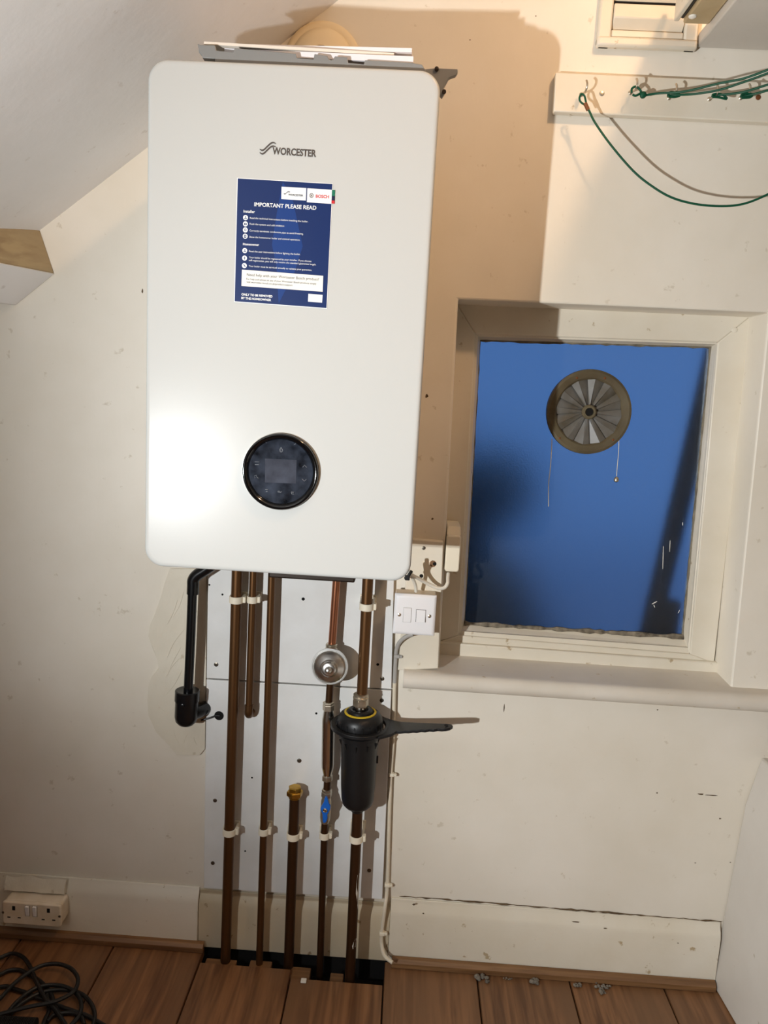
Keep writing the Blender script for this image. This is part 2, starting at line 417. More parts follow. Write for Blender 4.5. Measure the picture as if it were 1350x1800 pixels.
# crack along the top of the right skirting and chips in the old paint
BR = bpy.data.objects['baseboard_right']; ORG[BR.name] = BR.location.copy()
pth = [at(702 + (1268 - 702) * k / 60, 1575 + (1620 - 1575) * k / 60 + random.uniform(-0.8, 0.8), -0.0035) for k in range(61)]
MB().tube(pth, [random.uniform(0.0004, 0.0022) for _ in pth], 6).build('crack', 'chip', BR)
ORG[wall.name] = wall.location.copy()
def chip(px, py, Y, w_, h_, par):
    c = at(px, py, Y); n = 9
    pts = [(c.x + w_ * random.uniform(0.5, 1) * math.cos(2 * PI * k / n), Y, c.z + h_ * random.uniform(0.5, 1) * math.sin(2 * PI * k / n)) for k in range(n)]
    MB().prism(pts, (0, 0.0008, 0)).build('paint_chip', 'chip', par, smooth=False)
for px, py, w_, h_ in ((1250, 1398, 0.022, 0.0016), (1232, 1396, 0.008, 0.002), (1266, 1439, 0.003, 0.002), (1155, 1394, 0.002, 0.002), (1156, 1248, 0.002, 0.0015), (250, 512, 0.002, 0.006), (760, 912, 0.003, 0.003), (886, 1245, 0.0012, 0.012), (1222, 1517, 0.002, 0.001), (1284, 1516, 0.002, 0.001), (1297, 1507, 0.002, 0.001), (750, 696, 0.004, 0.006), (826, 70, 0.0015, 0.0015), (942, 28, 0.0015, 0.0015)):
    chip(px, py, -0.0006, w_, h_, wall)
for px, py, w_, h_ in ((727, 1590, 0.004, 0.003), (744, 1606, 0.002, 0.002), (1064, 1632, 0.005, 0.0015), (1012, 1621, 0.010, 0.001), (1192, 1658, 0.0016, 0.0014)):
    chip(px, py, -0.0167, w_, h_, BR)
# raised patch of rough plaster left of the pipes
zq = [(816, 270), (795, 330), (775, 400), (748, 480), (722, 540), (716, 590), (735, 650), (757, 700), (764, 745), (730, 785), (715, 830), (710, 900), (716, 970), (735, 1010), (752, 1050), (820, 1120), (850, 1160), (960, 1160), (985, 1130), (990, 800), (992, 270)]
pp = [at(zx / 2.726, 900 + zy / 2.727, -0.0) for zx, zy in zq]
b = MB()
ring = [Vector((p.x, -0.0052 - 0.0012 * random.random(), p.z)) for p in pp]
outer = [Vector((p.x + (random.random() - 0.6) * 0.003, 0.001, p.z + (random.random() - 0.5) * 0.003)) for p in pp]
n_ = len(pp)
b.add(ring + outer, [tuple(range(n_))] + [(i, (i + 1) % n_, n_ + (i + 1) % n_, n_ + i) for i in range(n_)])
o = b.build('plaster_patch', 'patch_plaster', smooth=False)
tag(o, 'raised patch of rough cracked plaster beside the black drain pipe', 'plaster')
# trowel ridges on the patch
for zx0, zy0, zx1, zy1 in ((866, 650, 800, 790), (860, 700, 790, 800), (885, 560, 800, 700), (870, 760, 790, 880), (850, 420, 800, 540), (880, 380, 830, 500), (760, 930, 800, 960), (880, 880, 820, 950), (900, 1060, 880, 1110), (830, 1040, 860, 1110), (930, 1080, 945, 1120)):
    a = at(zx0 / 2.726, 900 + zy0 / 2.727, -0.0058); c = at(zx1 / 2.726, 900 + zy1 / 2.727, -0.0058)
    mid = (a + c) / 2 + Vector((random.uniform(-1, 1) * 0.004, 0, random.uniform(-1, 1) * 0.004))
    MB().tube(spline([a, mid, c], 4), [0.0002] + [0.0007] * 7 + [0.0002], 6).build('plaster_ridge', 'patch_plaster', o)

# purlin of the roof at the left edge
A1, A2, A3 = at(70, 405, -0.001), at(95, 480, -0.001), at(28, 533, -0.001)
dirn = Vector((-0.30, -1.0, -0.02)) * 0.8
A4 = A3 + Vector((-0.06, 0, 0.02)); A5 = A1 + Vector((-0.06, 0, -0.03))
b = MB().prism([A1, A2, A3, A4, A5], dirn)
t = thing('roof_purlin', A3, 'bare timber purlin with pale plastered underside at the left edge', 'beam')
ORG[t.name] = A3
b.build('beam', 'beam_wood', t, bevel=0.002)
b = MB().prism([A2 + Vector((0.002, 0, -0.001)), A3 + Vector((0, 0, -0.004)), A3 + Vector((-0.012, 0, -0.004)), A2 + Vector((-0.010, 0, 0.0))], dirn)
b.build('plaster_soffit', 'ceiling_paint', t, bevel=0.002)

# boxed-in panel at the lower right
p0 = at(1250, 1731, -0.002); p1 = at(1310, 1415, -0.002); p2 = at(1339, 1332, -0.002)
b = MB()
pts = [(p0.x, -0.0, 0.0), (p1.x, -0.0, p1.z), (p2.x, 0, p2.z), (p2.x + 0.5, 0, p2.z), (p2.x + 0.5, 0, 0)]
b.prism(pts, (0.07, -1.3, 0))
tag(b.build('boxing_panel', 'panel_paint', bevel=0.004), 'pale painted boxed-in panel standing on the floor at lower right corner', 'panel')

# ------------------------------------------------------------------ window
YF = 0.090; YG = 0.128
WIN = thing('window_1', (0.60, YF, 0.70), None, None, kind='structure')
def q4(l, Y): return [(p.x, p.z) for p in (at(x, y, Y) for x, y in l)]
FO = q4([(800, 530), (1313, 556), (1246, 1168), (770, 1140)], YF)     # outer edge of the frame, tl tr br bl
FO[1] = (FO[1][0] + 0.012, FO[1][1] + 0.004); FO[0] = (0.278, FO[1][1] + 0.004); FO[3] = (0.290, 0.728); FO[2] = (FO[2][0] + 0.012, 0.722)
FI = q4([(836, 587), (1262, 602), (1213, 1150), (806, 1117)], YF)     # inner edge of the flat frame
GI = q4([(844, 598), (1249, 610), (1200, 1120), (816, 1096)], YG)     # visible glass
def member(name, i, j, m):
    b = MB()
    a, c, d, e = FO[i], FO[j], FI[j], FI[i]
    b.slab([a, c, d, e], YF, YF + 0.06)
    b.build(name, m, WIN, bevel=0.0025)
member('frame_head', 0, 1, 'old_gloss'); member('frame_stile', 1, 2, 'old_gloss'); member('frame_rail', 2, 3, 'old_gloss'); member('frame_stile', 3, 0, 'old_gloss')
MID = [((FI[k][0] * 0.55 + GI[k][0] * 0.45), (FI[k][1] * 0.55 + GI[k][1] * 0.45)) for k in range(4)]
for i in range(4):
    j = (i + 1) % 4
    b = MB()
    F1 = [Vector((FI[i][0], YF + 0.006, FI[i][1])), Vector((FI[j][0], YF + 0.006, FI[j][1]))]
    M1 = [Vector((MID[i][0], YF + 0.008, MID[i][1])), Vector((MID[j][0], YF + 0.008, MID[j][1]))]
    M2 = [Vector((MID[i][0], YF + 0.016, MID[i][1])), Vector((MID[j][0], YF + 0.016, MID[j][1]))]
    G1 = [Vector((GI[i][0], YG - 0.002, GI[i][1])), Vector((GI[j][0], YG - 0.002, GI[j][1]))]
    Bk = [Vector((GI[i][0], YG + 0.012, GI[i][1])), Vector((GI[j][0], YG + 0.012, GI[j][1]))]
    Bf = [Vector((FI[i][0], YG + 0.012, FI[i][1])), Vector((FI[j][0], YG + 0.012, FI[j][1]))]
    rows = [F1, M1, M2, G1, Bk, Bf]
    vs = [v for r_ in rows for v in r_]
    b.add(vs, [(2 * k, 2 * k + 1, (2 * k + 3) % 12, (2 * k + 2) % 12) for k in range(6)])
    b.build('glazing_bead', 'old_gloss', WIN, smooth=False)
MB().slab([(0.287, 0.734), (0.924, 0.728), (0.926, 0.700), (0.289, 0.700)], YF - 0.010, YF + 0.05).build('sub_sill', 'old_gloss', WIN, bevel=0.003)
# weathered putty line round the glass
for i in range(4):
    j = (i + 1) % 4
    a = Vector((GI[i][0], YG - 0.001, GI[i][1])); c = Vector((GI[j][0], YG - 0.001, GI[j][1]))
    nseg = 40; rr = (0.0038, 0.0036, 0.0068, 0.0020)[i]
    path = [a.lerp(c, k / nseg) for k in range(nseg + 1)]
    MB().tube(path, [rr * random.uniform(0.5, 1.35) for _ in path], 6).build('putty_line', 'grime' if i == 2 else 'putty', WIN)
gx0 = min(g[0] for g in GI) - 0.008; gx1 = max(g[0] for g in GI) + 0.008; gz0 = min(g[1] for g in GI) - 0.008; gz1 = max(g[1] for g in GI) + 0.008
ge = 0.004
MB().slab([(GI[0][0] - ge, GI[0][1] + ge), (GI[1][0] + ge, GI[1][1] + ge), (GI[2][0] + ge, GI[2][1] - ge), (GI[3][0] - ge, GI[3][1] - ge)], YG, YG + 0.004).build('glass_pane', 'frosted_glass', WIN, smooth=False)
# filled screw hole on the frame corner and paint flecks on the pane
pc = at(1291, 580, YF); MB().lathe((pc.x, YF + 0.001, pc.z), (0, -1, 0), [(0.006, 0), (0.006, 0.002), (0.005, 0.0025)], 16).build('plug', 'old_gloss', WIN)
for (x, y, dx, dy, r_) in ((1146, 1062, 9, -5, 0.0012), (1149, 1063, 2, 5, 0.001), (1166, 960, -1, 40, 0.0008), (1178, 950, -1, 20, 0.0007), (1200, 918, 0, 6, 0.0008), (1192, 1078, 3, -6, 0.0007)):
    a = at(x, y, YG - 0.0006); c = at(x + dx, y + dy, YG - 0.0006)
    MB().tube([a, (a + c) / 2, c], [r_ * 0.6, r_, r_ * 0.5], 6).build('paint_fleck', 'print_cream', WIN)

# sill
s1 = at(713, 1184, -0.040); s2 = at(713, 1212, -0.040)
zt, zb = 0.702, 0.664
prof = [(0.10, zt + 0.004), (-0.028, zt)] + [(-0.028 - 0.019 * math.sin(math.radians(a)), (zt + zb) / 2 + (zt - zb) / 2 * math.cos(math.radians(a))) for a in range(15, 180, 15)] + [(-0.028, zb), (0.0, zb), (0.10, zb)]
b = MB().prism([(0.222, y, z) for y, z in prof], (1.95 - 0.222, 0, 0))
tag(b.build('window_sill', 'sill_paint', bevel=0.0015, angle=50), 'cream painted window sill with rounded nose below the frosted window', 'window sill')

# round wind-driven ventilator set in the pane
VC = at(1034, 724, YG - 0.004); VR = 0.0925
t = thing('window_ventilator', (VC.x, YG, VC.z - VR), 'grimy round plastic window ventilator with radial vanes and pull cords', 'ventilator')
C0 = Vector((VC.x, YG - 0.001, VC.z)); AX = (0, -1, 0)
def ringlathe(prof): return prof + [prof[0]]
MB().lathe(C0, AX, [(VR * 0.75, 0.0), (VR * 0.99, 0), (VR, 0.004), (VR * 0.99, 0.012), (VR * 0.93, 0.015), (VR * 0.80, 0.013), (VR * 0.76, 0.009), (VR * 0.75, 0.0)], 56).build('rim', 'vent_plastic', t)
mat('vane_plastic', rgb(112, 110, 106), 0.4, var=rgb(84, 76, 62), vscale=20)
def pt(r_, a, d): return C0 + Vector((r_ * math.cos(a), -d, r_ * math.sin(a)))
for k in range(12):                              # folded vanes, each overlapping the next
    a0 = 2 * PI * k / 12 + 0.1; a1 = a0 + 2 * PI / 12 * 1.04; am = a0 + 2 * PI / 12 * 0.62
    rr0, rr1 = VR * 0.13, VR * 0.77
    vs = [pt(rr0, a0, 0.003), pt(rr1, a0, 0.0015), pt(rr1, am, 0.0115), pt(rr0, am, 0.008), pt(rr1, a1, 0.006), pt(rr0, a1, 0.006)]
    vs += [v + Vector((0, 0.0012, 0)) for v in vs]
    MB().add(vs, [(0, 1, 2, 3), (3, 2, 4, 5), (6, 9, 8, 7), (9, 11, 10, 8), (0, 6, 7, 1), (1, 7, 8, 2), (2, 8, 10, 4), (4, 10, 11, 5), (5, 11, 9, 3), (3, 9, 6, 0)]).build('vane', 'vane_plastic', t, smooth=False)
MB().lathe(C0, AX, [(VR * 0.17, 0.002), (VR * 0.17, 0.013), (VR * 0.14, 0.016), (VR * 0.10, 0.016), (VR * 0.095, 0.012)], 28).build('hub', 'vent_plastic', t)
MB().lathe(C0, AX, [(VR * 0.09, 0.012), (VR * 0.09, 0.0135)], 16).build('hub_recess', 'gap_black', t)
for zx, zy in ((560, 228), (888, 232), (358, 935), (985, 955)):
    p_ = at(930 + zx / 6.665, 630 + zy / 6.665, YG - 0.015)
    MB().lathe((p_.x, YG - 0.0135, p_.z), AX, [(0.0026, 0), (0.0026, 0.002), (0.0015, 0.0028)], 12).build('rim_screw', 'screw_rust', t)
c1 = [at(930 + x / 6.665, 630 + y / 6.665, YG - 0.012) for x, y in ((268, 940), (262, 1100), (248, 1300), (230, 1450), (228, 1600), (228, 1735))]
MB().tube(spline(c1, 4), 0.0009, 6).build('pull_cord', 'cable_painted', t)
c2 = [at(930 + x / 6.665, 630 + y / 6.665, YG - 0.012) for x, y in ((1052, 960), (1048, 1100), (1035, 1250), (1025, 1380))]
MB().tube(spline(c2, 4), 0.0007, 6).build('pull_cord', 'cable_painted', t)
kb = at(930 + 1022 / 6.665, 630 + 1420 / 6.665, YG - 0.012)
MB().lathe(kb + Vector((0, 0, -0.006)), (0, 0, 1), [(0.001, 0), (0.005, 0.002), (0.006, 0.006), (0.004, 0.011), (0.001, 0.013)], 12).build('cord_knob', 'nickel', t)

# outside the pane: a soil pipe with a bracket, a hedge and a low roof, dark against the dusk sky
g1 = at(1262, 600, 0.21); g2 = at(1132, 1150, 0.21); g1 += (g1 - g2) * 0.3; g2 += (g2 - g1) * 0.3
MB_ = MB().tube([g1, g2], 0.024, 14)
t = thing('outside_downpipe', (g2.x, g2.y, g2.z), 'dark leaning pipe seen blurred through the frosted pane', 'pipe')
ORG[t.name] = Vector(t.location)
MB_.build('pipe', 'slate', t)
ca, cb = at(1140, 1052, 0.20), at(1186, 1125, 0.20)
MB().box((ca.x, 0.185, cb.z), (cb.x, 0.225, ca.z)).build('bracket_box', 'slate', t, bevel=0.003)
b = MB()
for k in range(260):
    x = random.uniform(-1.6, 1.3)
    hmax = 1.10 - 1.1 * max(0, min(1, (x - 0.56) / 0.25))
    z = random.uniform(-0.5, hmax); y = random.uniform(1.1, 1.6)
    r_ = random.uniform(0.10, 0.2)
    b.lathe((x, y, z - r_), (0, 0, 1), [(0.01, 0), (r_ * 0.8, r_ * 0.4), (r_, r_), (r_ * 0.75, 1.6 * r_), (0.01, 2 * r_)], 7, random.random() * 6)
tag(b.build('hedge', 'dark_green', smooth=False), 'dark hedge outside, blurred in the lower left of the pane', 'hedge')
tag(MB().box((-4, 0.25, -0.9), (6, 9, -0.6)).build('ground', 'pale_paving'), kind='structure')

# ------------------------------------------------------------------ things of the upper right
# louvred wall vent
V0 = at(1048, 82, -0.012)
LV = thing('louvre_vent', (V0.x, 0, V0.z), 'cream painted wooden louvre vent high on the wall above the hook rail', 'vent')
vx0, vx1, vz0, vz1 = V0.x, at(1224, 70, -0.001).x - 0.001, V0.z, V0.z + 0.36
def rail(a, c, d0, name='frame_rail'): MB().box(a, c).build(name, 'old_gloss', LV, bevel=0.003)
fw = 0.026
MB().box((vx0, -0.014, vz0), (vx0 + fw, -0.0005, vz1)).build('frame_stile', 'old_gloss', LV, bevel=0.004)
MB().box((vx1 - fw, -0.014, vz0), (vx1, -0.0005, vz1)).build('frame_stile', 'old_gloss', LV, bevel=0.004)
MB().box((vx0, -0.018, vz0), (vx1, -0.0005, vz0 + 0.018)).build('frame_rail', 'old_gloss', LV, bevel=0.005)
MB().box((vx0 + fw, -0.011, vz0 + 0.018), (vx1 - fw, -0.0005, vz0 + 0.032)).build('frame_rail', 'old_gloss', LV, bevel=0.003)
MB().box((vx0, -0.016, vz1 - 0.02), (vx1, -0.0005, vz1)).build('frame_rail', 'old_gloss', LV, bevel=0.004)
MB().box((vx0 + fw, -0.0022, vz0 + 0.03), (vx1 - fw, -0.0004, vz1 - 0.02)).build('backing', 'gap_black', LV)  # black sheet in place of a shaded opening behind the slats
for k in range(6):
    z = vz0 + 0.031 + k * 0.050
    MB().hexa([(vx0 + fw + 0.001, -0.0030, z + 0.002), (vx1 - fw - 0.001, -0.0030, z + 0.002), (vx1 - fw - 0.001, -0.0024, z + 0.044), (vx0 + fw + 0.001, -0.0024, z + 0.044),
               (vx0 + fw + 0.001, -0.017, z + 0.020), (vx1 - fw - 0.001, -0.017, z + 0.020), (vx1 - fw - 0.001, -0.012, z + 0.046), (vx0 + fw + 0.001, -0.012, z + 0.046)]).build('slat', 'old_gloss', LV, bevel=0.002)
# shelf above the hooks
S0 = at(1224, 84, -0.001); S1 = at(1225, 60, -0.001)
tag(MB().box((S0.x, -1.0, S0.z), (1.6, -0.0005, S1.z)).build('wall_shelf', 'panel_paint', bevel=0.003), 'thick white painted shelf fixed over the hook rail, seen from below', 'shelf')
# tan batten with a strip and a cable, coming forward above the shelf
t = thing('batten', at(1215, 44, -0.06), 'tan painted batten with a screw, jutting forward above the white shelf', 'batten')
ba, bb = at(1200, 42, -0.06), at(1240, 48, -0.06)
MB().box((ba.x, -0.8, ba.z), (bb.x + 0.005, -0.06, ba.z + 0.05)).build('bar', 'tan_paint', t, bevel=0.003)
sa = at(1222, 34, -0.062)
q_ = at(1218, 33, -0.10)
MB().lathe((q_.x + 0.002, -0.09, ba.z), (0, 0, -1), [(0.007, 0), (0.0065, 0.002), (0.003, 0.004)], 14).build('screw_head', 'print_cream', t)
la = at(1184, 38, -0.06)
MB().box((la.x, -0.8, la.z), (la.x + 0.009, -0.06, la.z + 0.06)).build('edge_strip', 'old_gloss', t, bevel=0.002)
MB().tube([(la.x + 0.0125, -0.07, la.z + 0.004), (la.x + 0.013, -0.2, la.z + 0.006), (la.x + 0.0115, -0.4, la.z + 0.004), (la.x + 0.0125, -0.8, la.z + 0.006)], 0.003, 8).build('cable', 'black_rubber', t)

# hook rail
r0, r1 = at(977, 127, -0.020), at(973, 196, -0.020)
HR = thing('hook_rail', (r0.x, 0, r1.z), 'white painted wooden rail with metal hooks screwed to the wall', 'hook rail')
MB().slab([(r0.x, r0.z), (1.22, r0.z - 0.002), (1.22, r1.z - 0.004), (r1.x, r1.z)], -0.020, -0.0005).build('rail_board', 'old_gloss', HR, bevel=0.002)
for px, py, m_ in ((1058, 164, 'nickel'), (1333, 171, 'screw_rust')):
    p_ = at(px, py, -0.0205); MB().lathe((p_.x, -0.0195, p_.z), AX, [(0.005, 0), (0.0048, 0.0012), (0.003, 0.0018)], 14).build('rail_screw', m_, HR)
HK = []
for p_ in [at(px, py, -0.0205) for px, py in ((1022, 166), (1108, 163), (1176, 172), (1247, 174), (1302, 172))]:
    HK.append(p_)
    MB().lathe((p_.x, -0.0195, p_.z), AX, [(0.0042, 0), (0.004, 0.0015), (0.0022, 0.003), (0.002, 0.006)], 14).build('hook_base', 'nickel', HR)
    path = [(p_.x, -0.022, p_.z), (p_.x + 0.001, -0.034, p_.z - 0.002), (p_.x + 0.002, -0.044, p_.z - 0.004), (p_.x + 0.003, -0.052, p_.z), (p_.x + 0.003, -0.053, p_.z + 0.008), (p_.x + 0.002, -0.049, p_.z + 0.014)]
    MB().tube(spline(path, 4), 0.0019, 8).build('hook', 'nickel', HR)
def Zr(x, y, Y): return at(960 + x / 3.4615, y / 3.4615, Y)
t = thing('hanging_wire', Zr(1050, 1255, -0.085), 'long green plastic coated wire drooping from the leftmost hook', 'wire')
lp = [Zr(x, y, -0.052) for x, y in ((238, 640), (210, 620), (203, 595), (215, 572), (232, 582), (240, 610), (246, 645))]
pts = [(246, 650), (262, 675), (300, 750), (400, 890), (530, 1040), (640, 1130), (760, 1200), (900, 1240), (1050, 1254), (1180, 1245), (1300, 1205), (1420, 1140), (1600, 1010)]
dep = [-0.053, -0.055, -0.058, -0.066, -0.074, -0.080, -0.086, -0.092, -0.098, -0.104, -0.110, -0.118, -0.13]
MB().tube(spline([Zr(x, y, d) for (x, y), d in zip(pts, dep)] + [Vector((1.34, -0.15, 1.745)), Vector((1.62, -0.19, 1.80))], 6), 0.0020, 8).build('wire', 'wire_green', t)
MB().tube(spline(lp, 5), 0.0019, 8).build('wire_loop', 'wire_green', t)
cm = Zr(245, 645, -0.053); MB().tube([cm + Vector((-0.003, 0, 0.005)), cm + Vector((0.004, 0, -0.007))], 0.0038, 8).build('crimp', 'screw_rust', t)
def wire(label, pts, dep, extra=None, loop=None, loopd=-0.05, r=0.0021):
    t = thing('green_wire', Zr(*pts[0], dep[0]), label, 'wire')
    e = Zr(*pts[-1], dep[-1])
    MB().tube(spline([Zr(x, y, d) for (x, y), d in zip(pts, dep)] + [e + (e - Zr(*pts[-2], dep[-2])) * 0.3], 6), r, 8).build('wire', 'wire_green', t)
    if loop: MB().tube(spline([Zr(x, y, loopd) for x, y in loop], 5), r, 8).build('wire_loop', 'wire_green', t)
    return t
t = wire('green wire with a looped end and green knob on the second hook', [(592, 582), (680, 568), (800, 562), (900, 545), (1050, 508), (1200, 478), (1350, 425), (1500, 370)], [-0.05, -0.055, -0.07, -0.085, -0.105, -0.125, -0.145, -0.165],
         loop=[(520, 565), (522, 540), (545, 527), (570, 545), (575, 565), (545, 582), (525, 575)])
kp = Zr(590, 578, -0.052); MB().lathe(kp + Vector((0, 0.005, 0)), AX, [(0.002, 0), (0.0055, 0.002), (0.0062, 0.005), (0.0055, 0.008), (0.002, 0.010)], 14).build('knob', 'wire_green', t)
wire('green wire running from the middle hook to the right edge', [(735, 582), (790, 578), (900, 572), (1050, 548), (1200, 500), (1350, 445), (1500, 385)], [-0.045, -0.05, -0.07, -0.09, -0.11, -0.13, -0.15],
     loop=[(740, 575), (760, 560), (800, 568), (812, 582), (780, 590), (745, 588)])
wire('green wire twisted on the fourth hook from the left', [(1005, 585), (1060, 578), (1200, 560), (1350, 515), (1500, 470)], [-0.045, -0.05, -0.07, -0.09, -0.11], loop=[(1010, 578), (1040, 570), (1080, 580), (1098, 602), (1050, 592), (1012, 590)])
wire('green wire twisted on the rightmost hook', [(1180, 588), (1240, 578), (1350, 550), (1500, 510)], [-0.045, -0.05, -0.065, -0.08], loop=[(1185, 580), (1215, 568), (1255, 575), (1240, 592), (1190, 596)])

# domed cover on the wall behind the boiler
D0 = at(567, 112, 0.0)
t = thing('domed_wall_cover', (D0.x, 0, D0.z - 0.075), 'round beige domed cover on the wall behind the boiler top', 'wall cover')
MB().lathe((D0.x, 0, D0.z), AX, [(0.075, 0), (0.074, 0.006), (0.070, 0.010), (0.064, 0.012), (0.060, 0.012)], 48).build('flange', 'beige_plastic', t)
MB().lathe((D0.x, -0.010, D0.z), AX, [(0.060, 0), (0.058, 0.006), (0.050, 0.014), (0.036, 0.021), (0.020, 0.024), (0.019, 0.021), (0.014, 0.021), (0.013, 0.026), (0.003, 0.028)], 48).build('dome', 'beige_plastic', t)

# ------------------------------------------------------------------ boiler
BZ = 0.978; BW = 0.22; BH = 0.78; BD = -0.365
BO = thing('boiler', (0, -0.18, BZ), 'large white wall-hung boiler with round display and blue sticker', 'boiler')
outl = rrect(-BW, BW, BZ, BZ + BH, 0.031, 10)
n_ = len(outl)
def shrink(d): return [(x + (-d if x > 0 else d) * 1.0, z + (-d if z > BZ + BH / 2 else d)) for x, z in outl]
b = MB(); rows = []
for d, y in ((0.002, -0.318), (0.0, -0.322), (0.0, BD + 0.006), (0.0008, BD + 0.003), (0.0025, BD + 0.0009), (0.005, BD), (0.008, BD), (0.012, BD)):
    rows.append([Vector((x, y, z)) for x, z in (rrect(-BW + d, BW - d, BZ + d, BZ + BH - d, 0.031 - d * 0.5, 10))])
vs = [v for r_ in rows for v in r_]
fs = [tuple(range(n_)), tuple(range(7 * n_, 8 * n_))] + [(k * n_ + i, k * n_ + (i + 1) % n_, (k + 1) * n_ + (i + 1) % n_, (k + 1) * n_ + i) for k in range(7) for i in range(n_)]
b.add(vs, fs); FP = b.build('front_panel', 'boiler_white', BO, angle=50)
b = MB().prism([(x, -0.317, z) for x, z in rrect(-BW + 0.005, BW - 0.003, BZ + 0.012, BZ + BH - 0.004, 0.026, 8)], (0, 0.317 - 0.002, 0))
b.build('casing', 'boiler_case', BO, bevel=0.002)
# underside connections just showing below the front panel
h1, h2 = at(478, 1013, -0.15), at(626, 1021, -0.15)
MB().box((h1.x, -0.19, h1.z + 0.007), (h2.x, -0.10, BZ + 0.02)).build('underside_tray', 'dark_metal', BO, bevel=0.003)
for px in (415, 446, 478, 592, 648):
    p_ = at(px, 1010, -0.04); MB().lathe((p_.x, -0.042, 0.965), (0, 0, 1), [(0.0145, 0), (0.0145, 0.03)], 6).build('union_nut', 'brass', BO, smooth=False)
YP = BD - 0.0006
def Zs(x, y, Y=YP): return at(400 + x / 5.4545, 230 + y / 5.4545, Y)
text('maker_name', 'WORCESTER', Zs(428, 222), Zs(848, 249), 'print_grey', BO, 0.03, flat=1.25)
for off in (0, 34):
    pts = [Zs(308, 176 + off * 0.95), Zs(330, 186 + off), Zs(352, 178 + off), Zs(385, 146 + off), Zs(415, 120 + off), Zs(440, 112 + off), Zs(464, 124 + off * 0.9)]
    sp = spline(pts, 6); b = MB(); k_ = len(sp); vs = []
    for i, p_ in enumerate(sp):
        h = 0.0016 * math.sin(PI * (0.12 + 0.80 * i / (k_ - 1)))
        vs += [p_ + Vector((0, 0, h)), p_ - Vector((0, 0, h))]
    b.add(vs, [(2 * i, 2 * i + 1, 2 * i + 3, 2 * i + 2) for i in range(k_ - 1)])
    b.build('logo_wave', 'print_grey', BO, smooth=False)
# sticker
def poly(name, pts, m, parent, Y, t=0.0004):
    P = [Zs(x, y, Y) for x, y in pts]
    return MB().prism(P, (0, t, 0)).build(name, m, parent, smooth=False)
ST = poly('sticker', [(92, 450), (1010, 505), (953, 1706), (62, 1640)], 'print_white', BO, BD - 0.0006, 0.0006)
tag(ST, 'blue notice sticker with white writing')
poly('sticker_ground', [(98, 456), (1005, 510), (948, 1699), (68, 1634)], 'navy', ST, BD - 0.0008, 0.0002)
poly('sticker_facet', [(530, 490), (620, 640), (720, 1105), (640, 1360), (490, 1655), (470, 1300), (425, 1090), (470, 800)], 'navy_light', ST, BD - 0.0009, 0.0001)
Y2 = BD - 0.0011; Y3 = BD - 0.0013
poly('logo_tile', [(518, 535), (755, 549), (750, 668), (515, 654)], 'print_white', ST, Y2, 0.0002)
poly('logo_tile', [(765, 550), (1001, 566), (995, 700), (760, 684)], 'print_white', ST, Y2, 0.0002)
poly('colour_edge', [(1002, 566), (1031, 568), (1028, 625), (1000, 623)], 'print_green', ST, Y2, 0.0006)
poly('colour_edge', [(1000, 624), (1028, 626), (1027, 668), (998, 666)], 'print_navy', ST, Y2, 0.0006)
poly('colour_edge', [(998, 667), (1027, 669), (1026, 698), (997, 696)], 'print_red', ST, Y2, 0.0006)
def st(body, x0, y0, x1, y1, m='print_white', bold=0.0, name='sticker_text'): text(name, body, Zs(x0, y0, Y3), Zs(x1, y1, Y3), m, ST, bold)
st('WORCESTER', 582, 620, 724, 629, 'print_dark', 0.03)
sp = [Zs(x, y, Y3) for x, y in ((540, 602), (552, 606), (566, 594), (580, 584), (598, 586))]
sp = spline(sp, 4)
MB().add([v for p_ in sp for v in (p_ + Vector((0, 0, 0.0006)), p_ - Vector((0, 0, 0.0006)))], [(2 * i, 2 * i + 1, 2 * i + 3, 2 * i + 2) for i in range(len(sp) - 1)]).build('sticker_logo', 'print_dark', ST, smooth=False)
st('BOSCH', 845, 640, 972, 647, 'print_red', 0.03)
def disc(cx, cy, r_, m, Y, name, inner=0.0):
    c = Zs(cx, cy, Y); R_ = r_ / 5.4545 / 1.2 / 1000
    if inner:
        b = MB(); n = 20
        b.add([c + Vector((R_ * math.cos(2 * PI * k / n), 0, R_ * math.sin(2 * PI * k / n))) for k in range(n)] + [c + Vector((R_ * inner * math.cos(2 * PI * k / n), 0, R_ * inner * math.sin(2 * PI * k / n))) for k in range(n)], [(k, (k + 1) % n, n + (k + 1) % n, n + k) for k in range(n)])
        return b.build(name, m, ST, smooth=False)
    return MB().prism([c + Vector((R_ * math.cos(2 * PI * k / 20), 0, R_ * math.sin(2 * PI * k / 20))) for k in range(20)], (0, 0.0002, 0)).build(name, m, ST, smooth=False)
disc(805, 620, 22, 'print_grey', Y3, 'sticker_emblem', 0.78)
poly('sticker_emblem', [(796, 606), (801, 606), (800, 634), (795, 634)], 'print_grey', ST, Y3, 0.0001)
poly('sticker_emblem', [(809, 607), (814, 607), (813, 635), (808, 635)], 'print_grey', ST, Y3, 0.0001)
poly('sticker_emblem', [(798, 617), (812, 618), (812, 623), (798, 622)], 'print_grey', ST, Y3, 0.0001)
st('IMPORTANT PLEASE READ', 256, 722, 850, 757, bold=0.02)
st('Installer', 153, 782, 262, 788, bold=0.02)
st('Read the technical instructions before installing the boiler.', 213, 842, 772, 878)
st('Flush the system and add inhibitor.', 211, 900, 547, 921)
st('Correctly terminate condensate pipe to avoid freezing.', 210, 963, 727, 996)
st('Show the homeowner boiler and control operation.', 208, 1024, 695, 1054)
st('Homeowner', 147, 1095, 302, 1104, bold=0.02)
st('Read the user instructions before lighting the boiler.', 206, 1161, 698, 1192)
st('Your boiler should be registered by your installer. If you choose', 206, 1220, 803, 1258)
st('self-registration, you will only receive the standard guarantee length.', 204, 1248, 848, 1290)
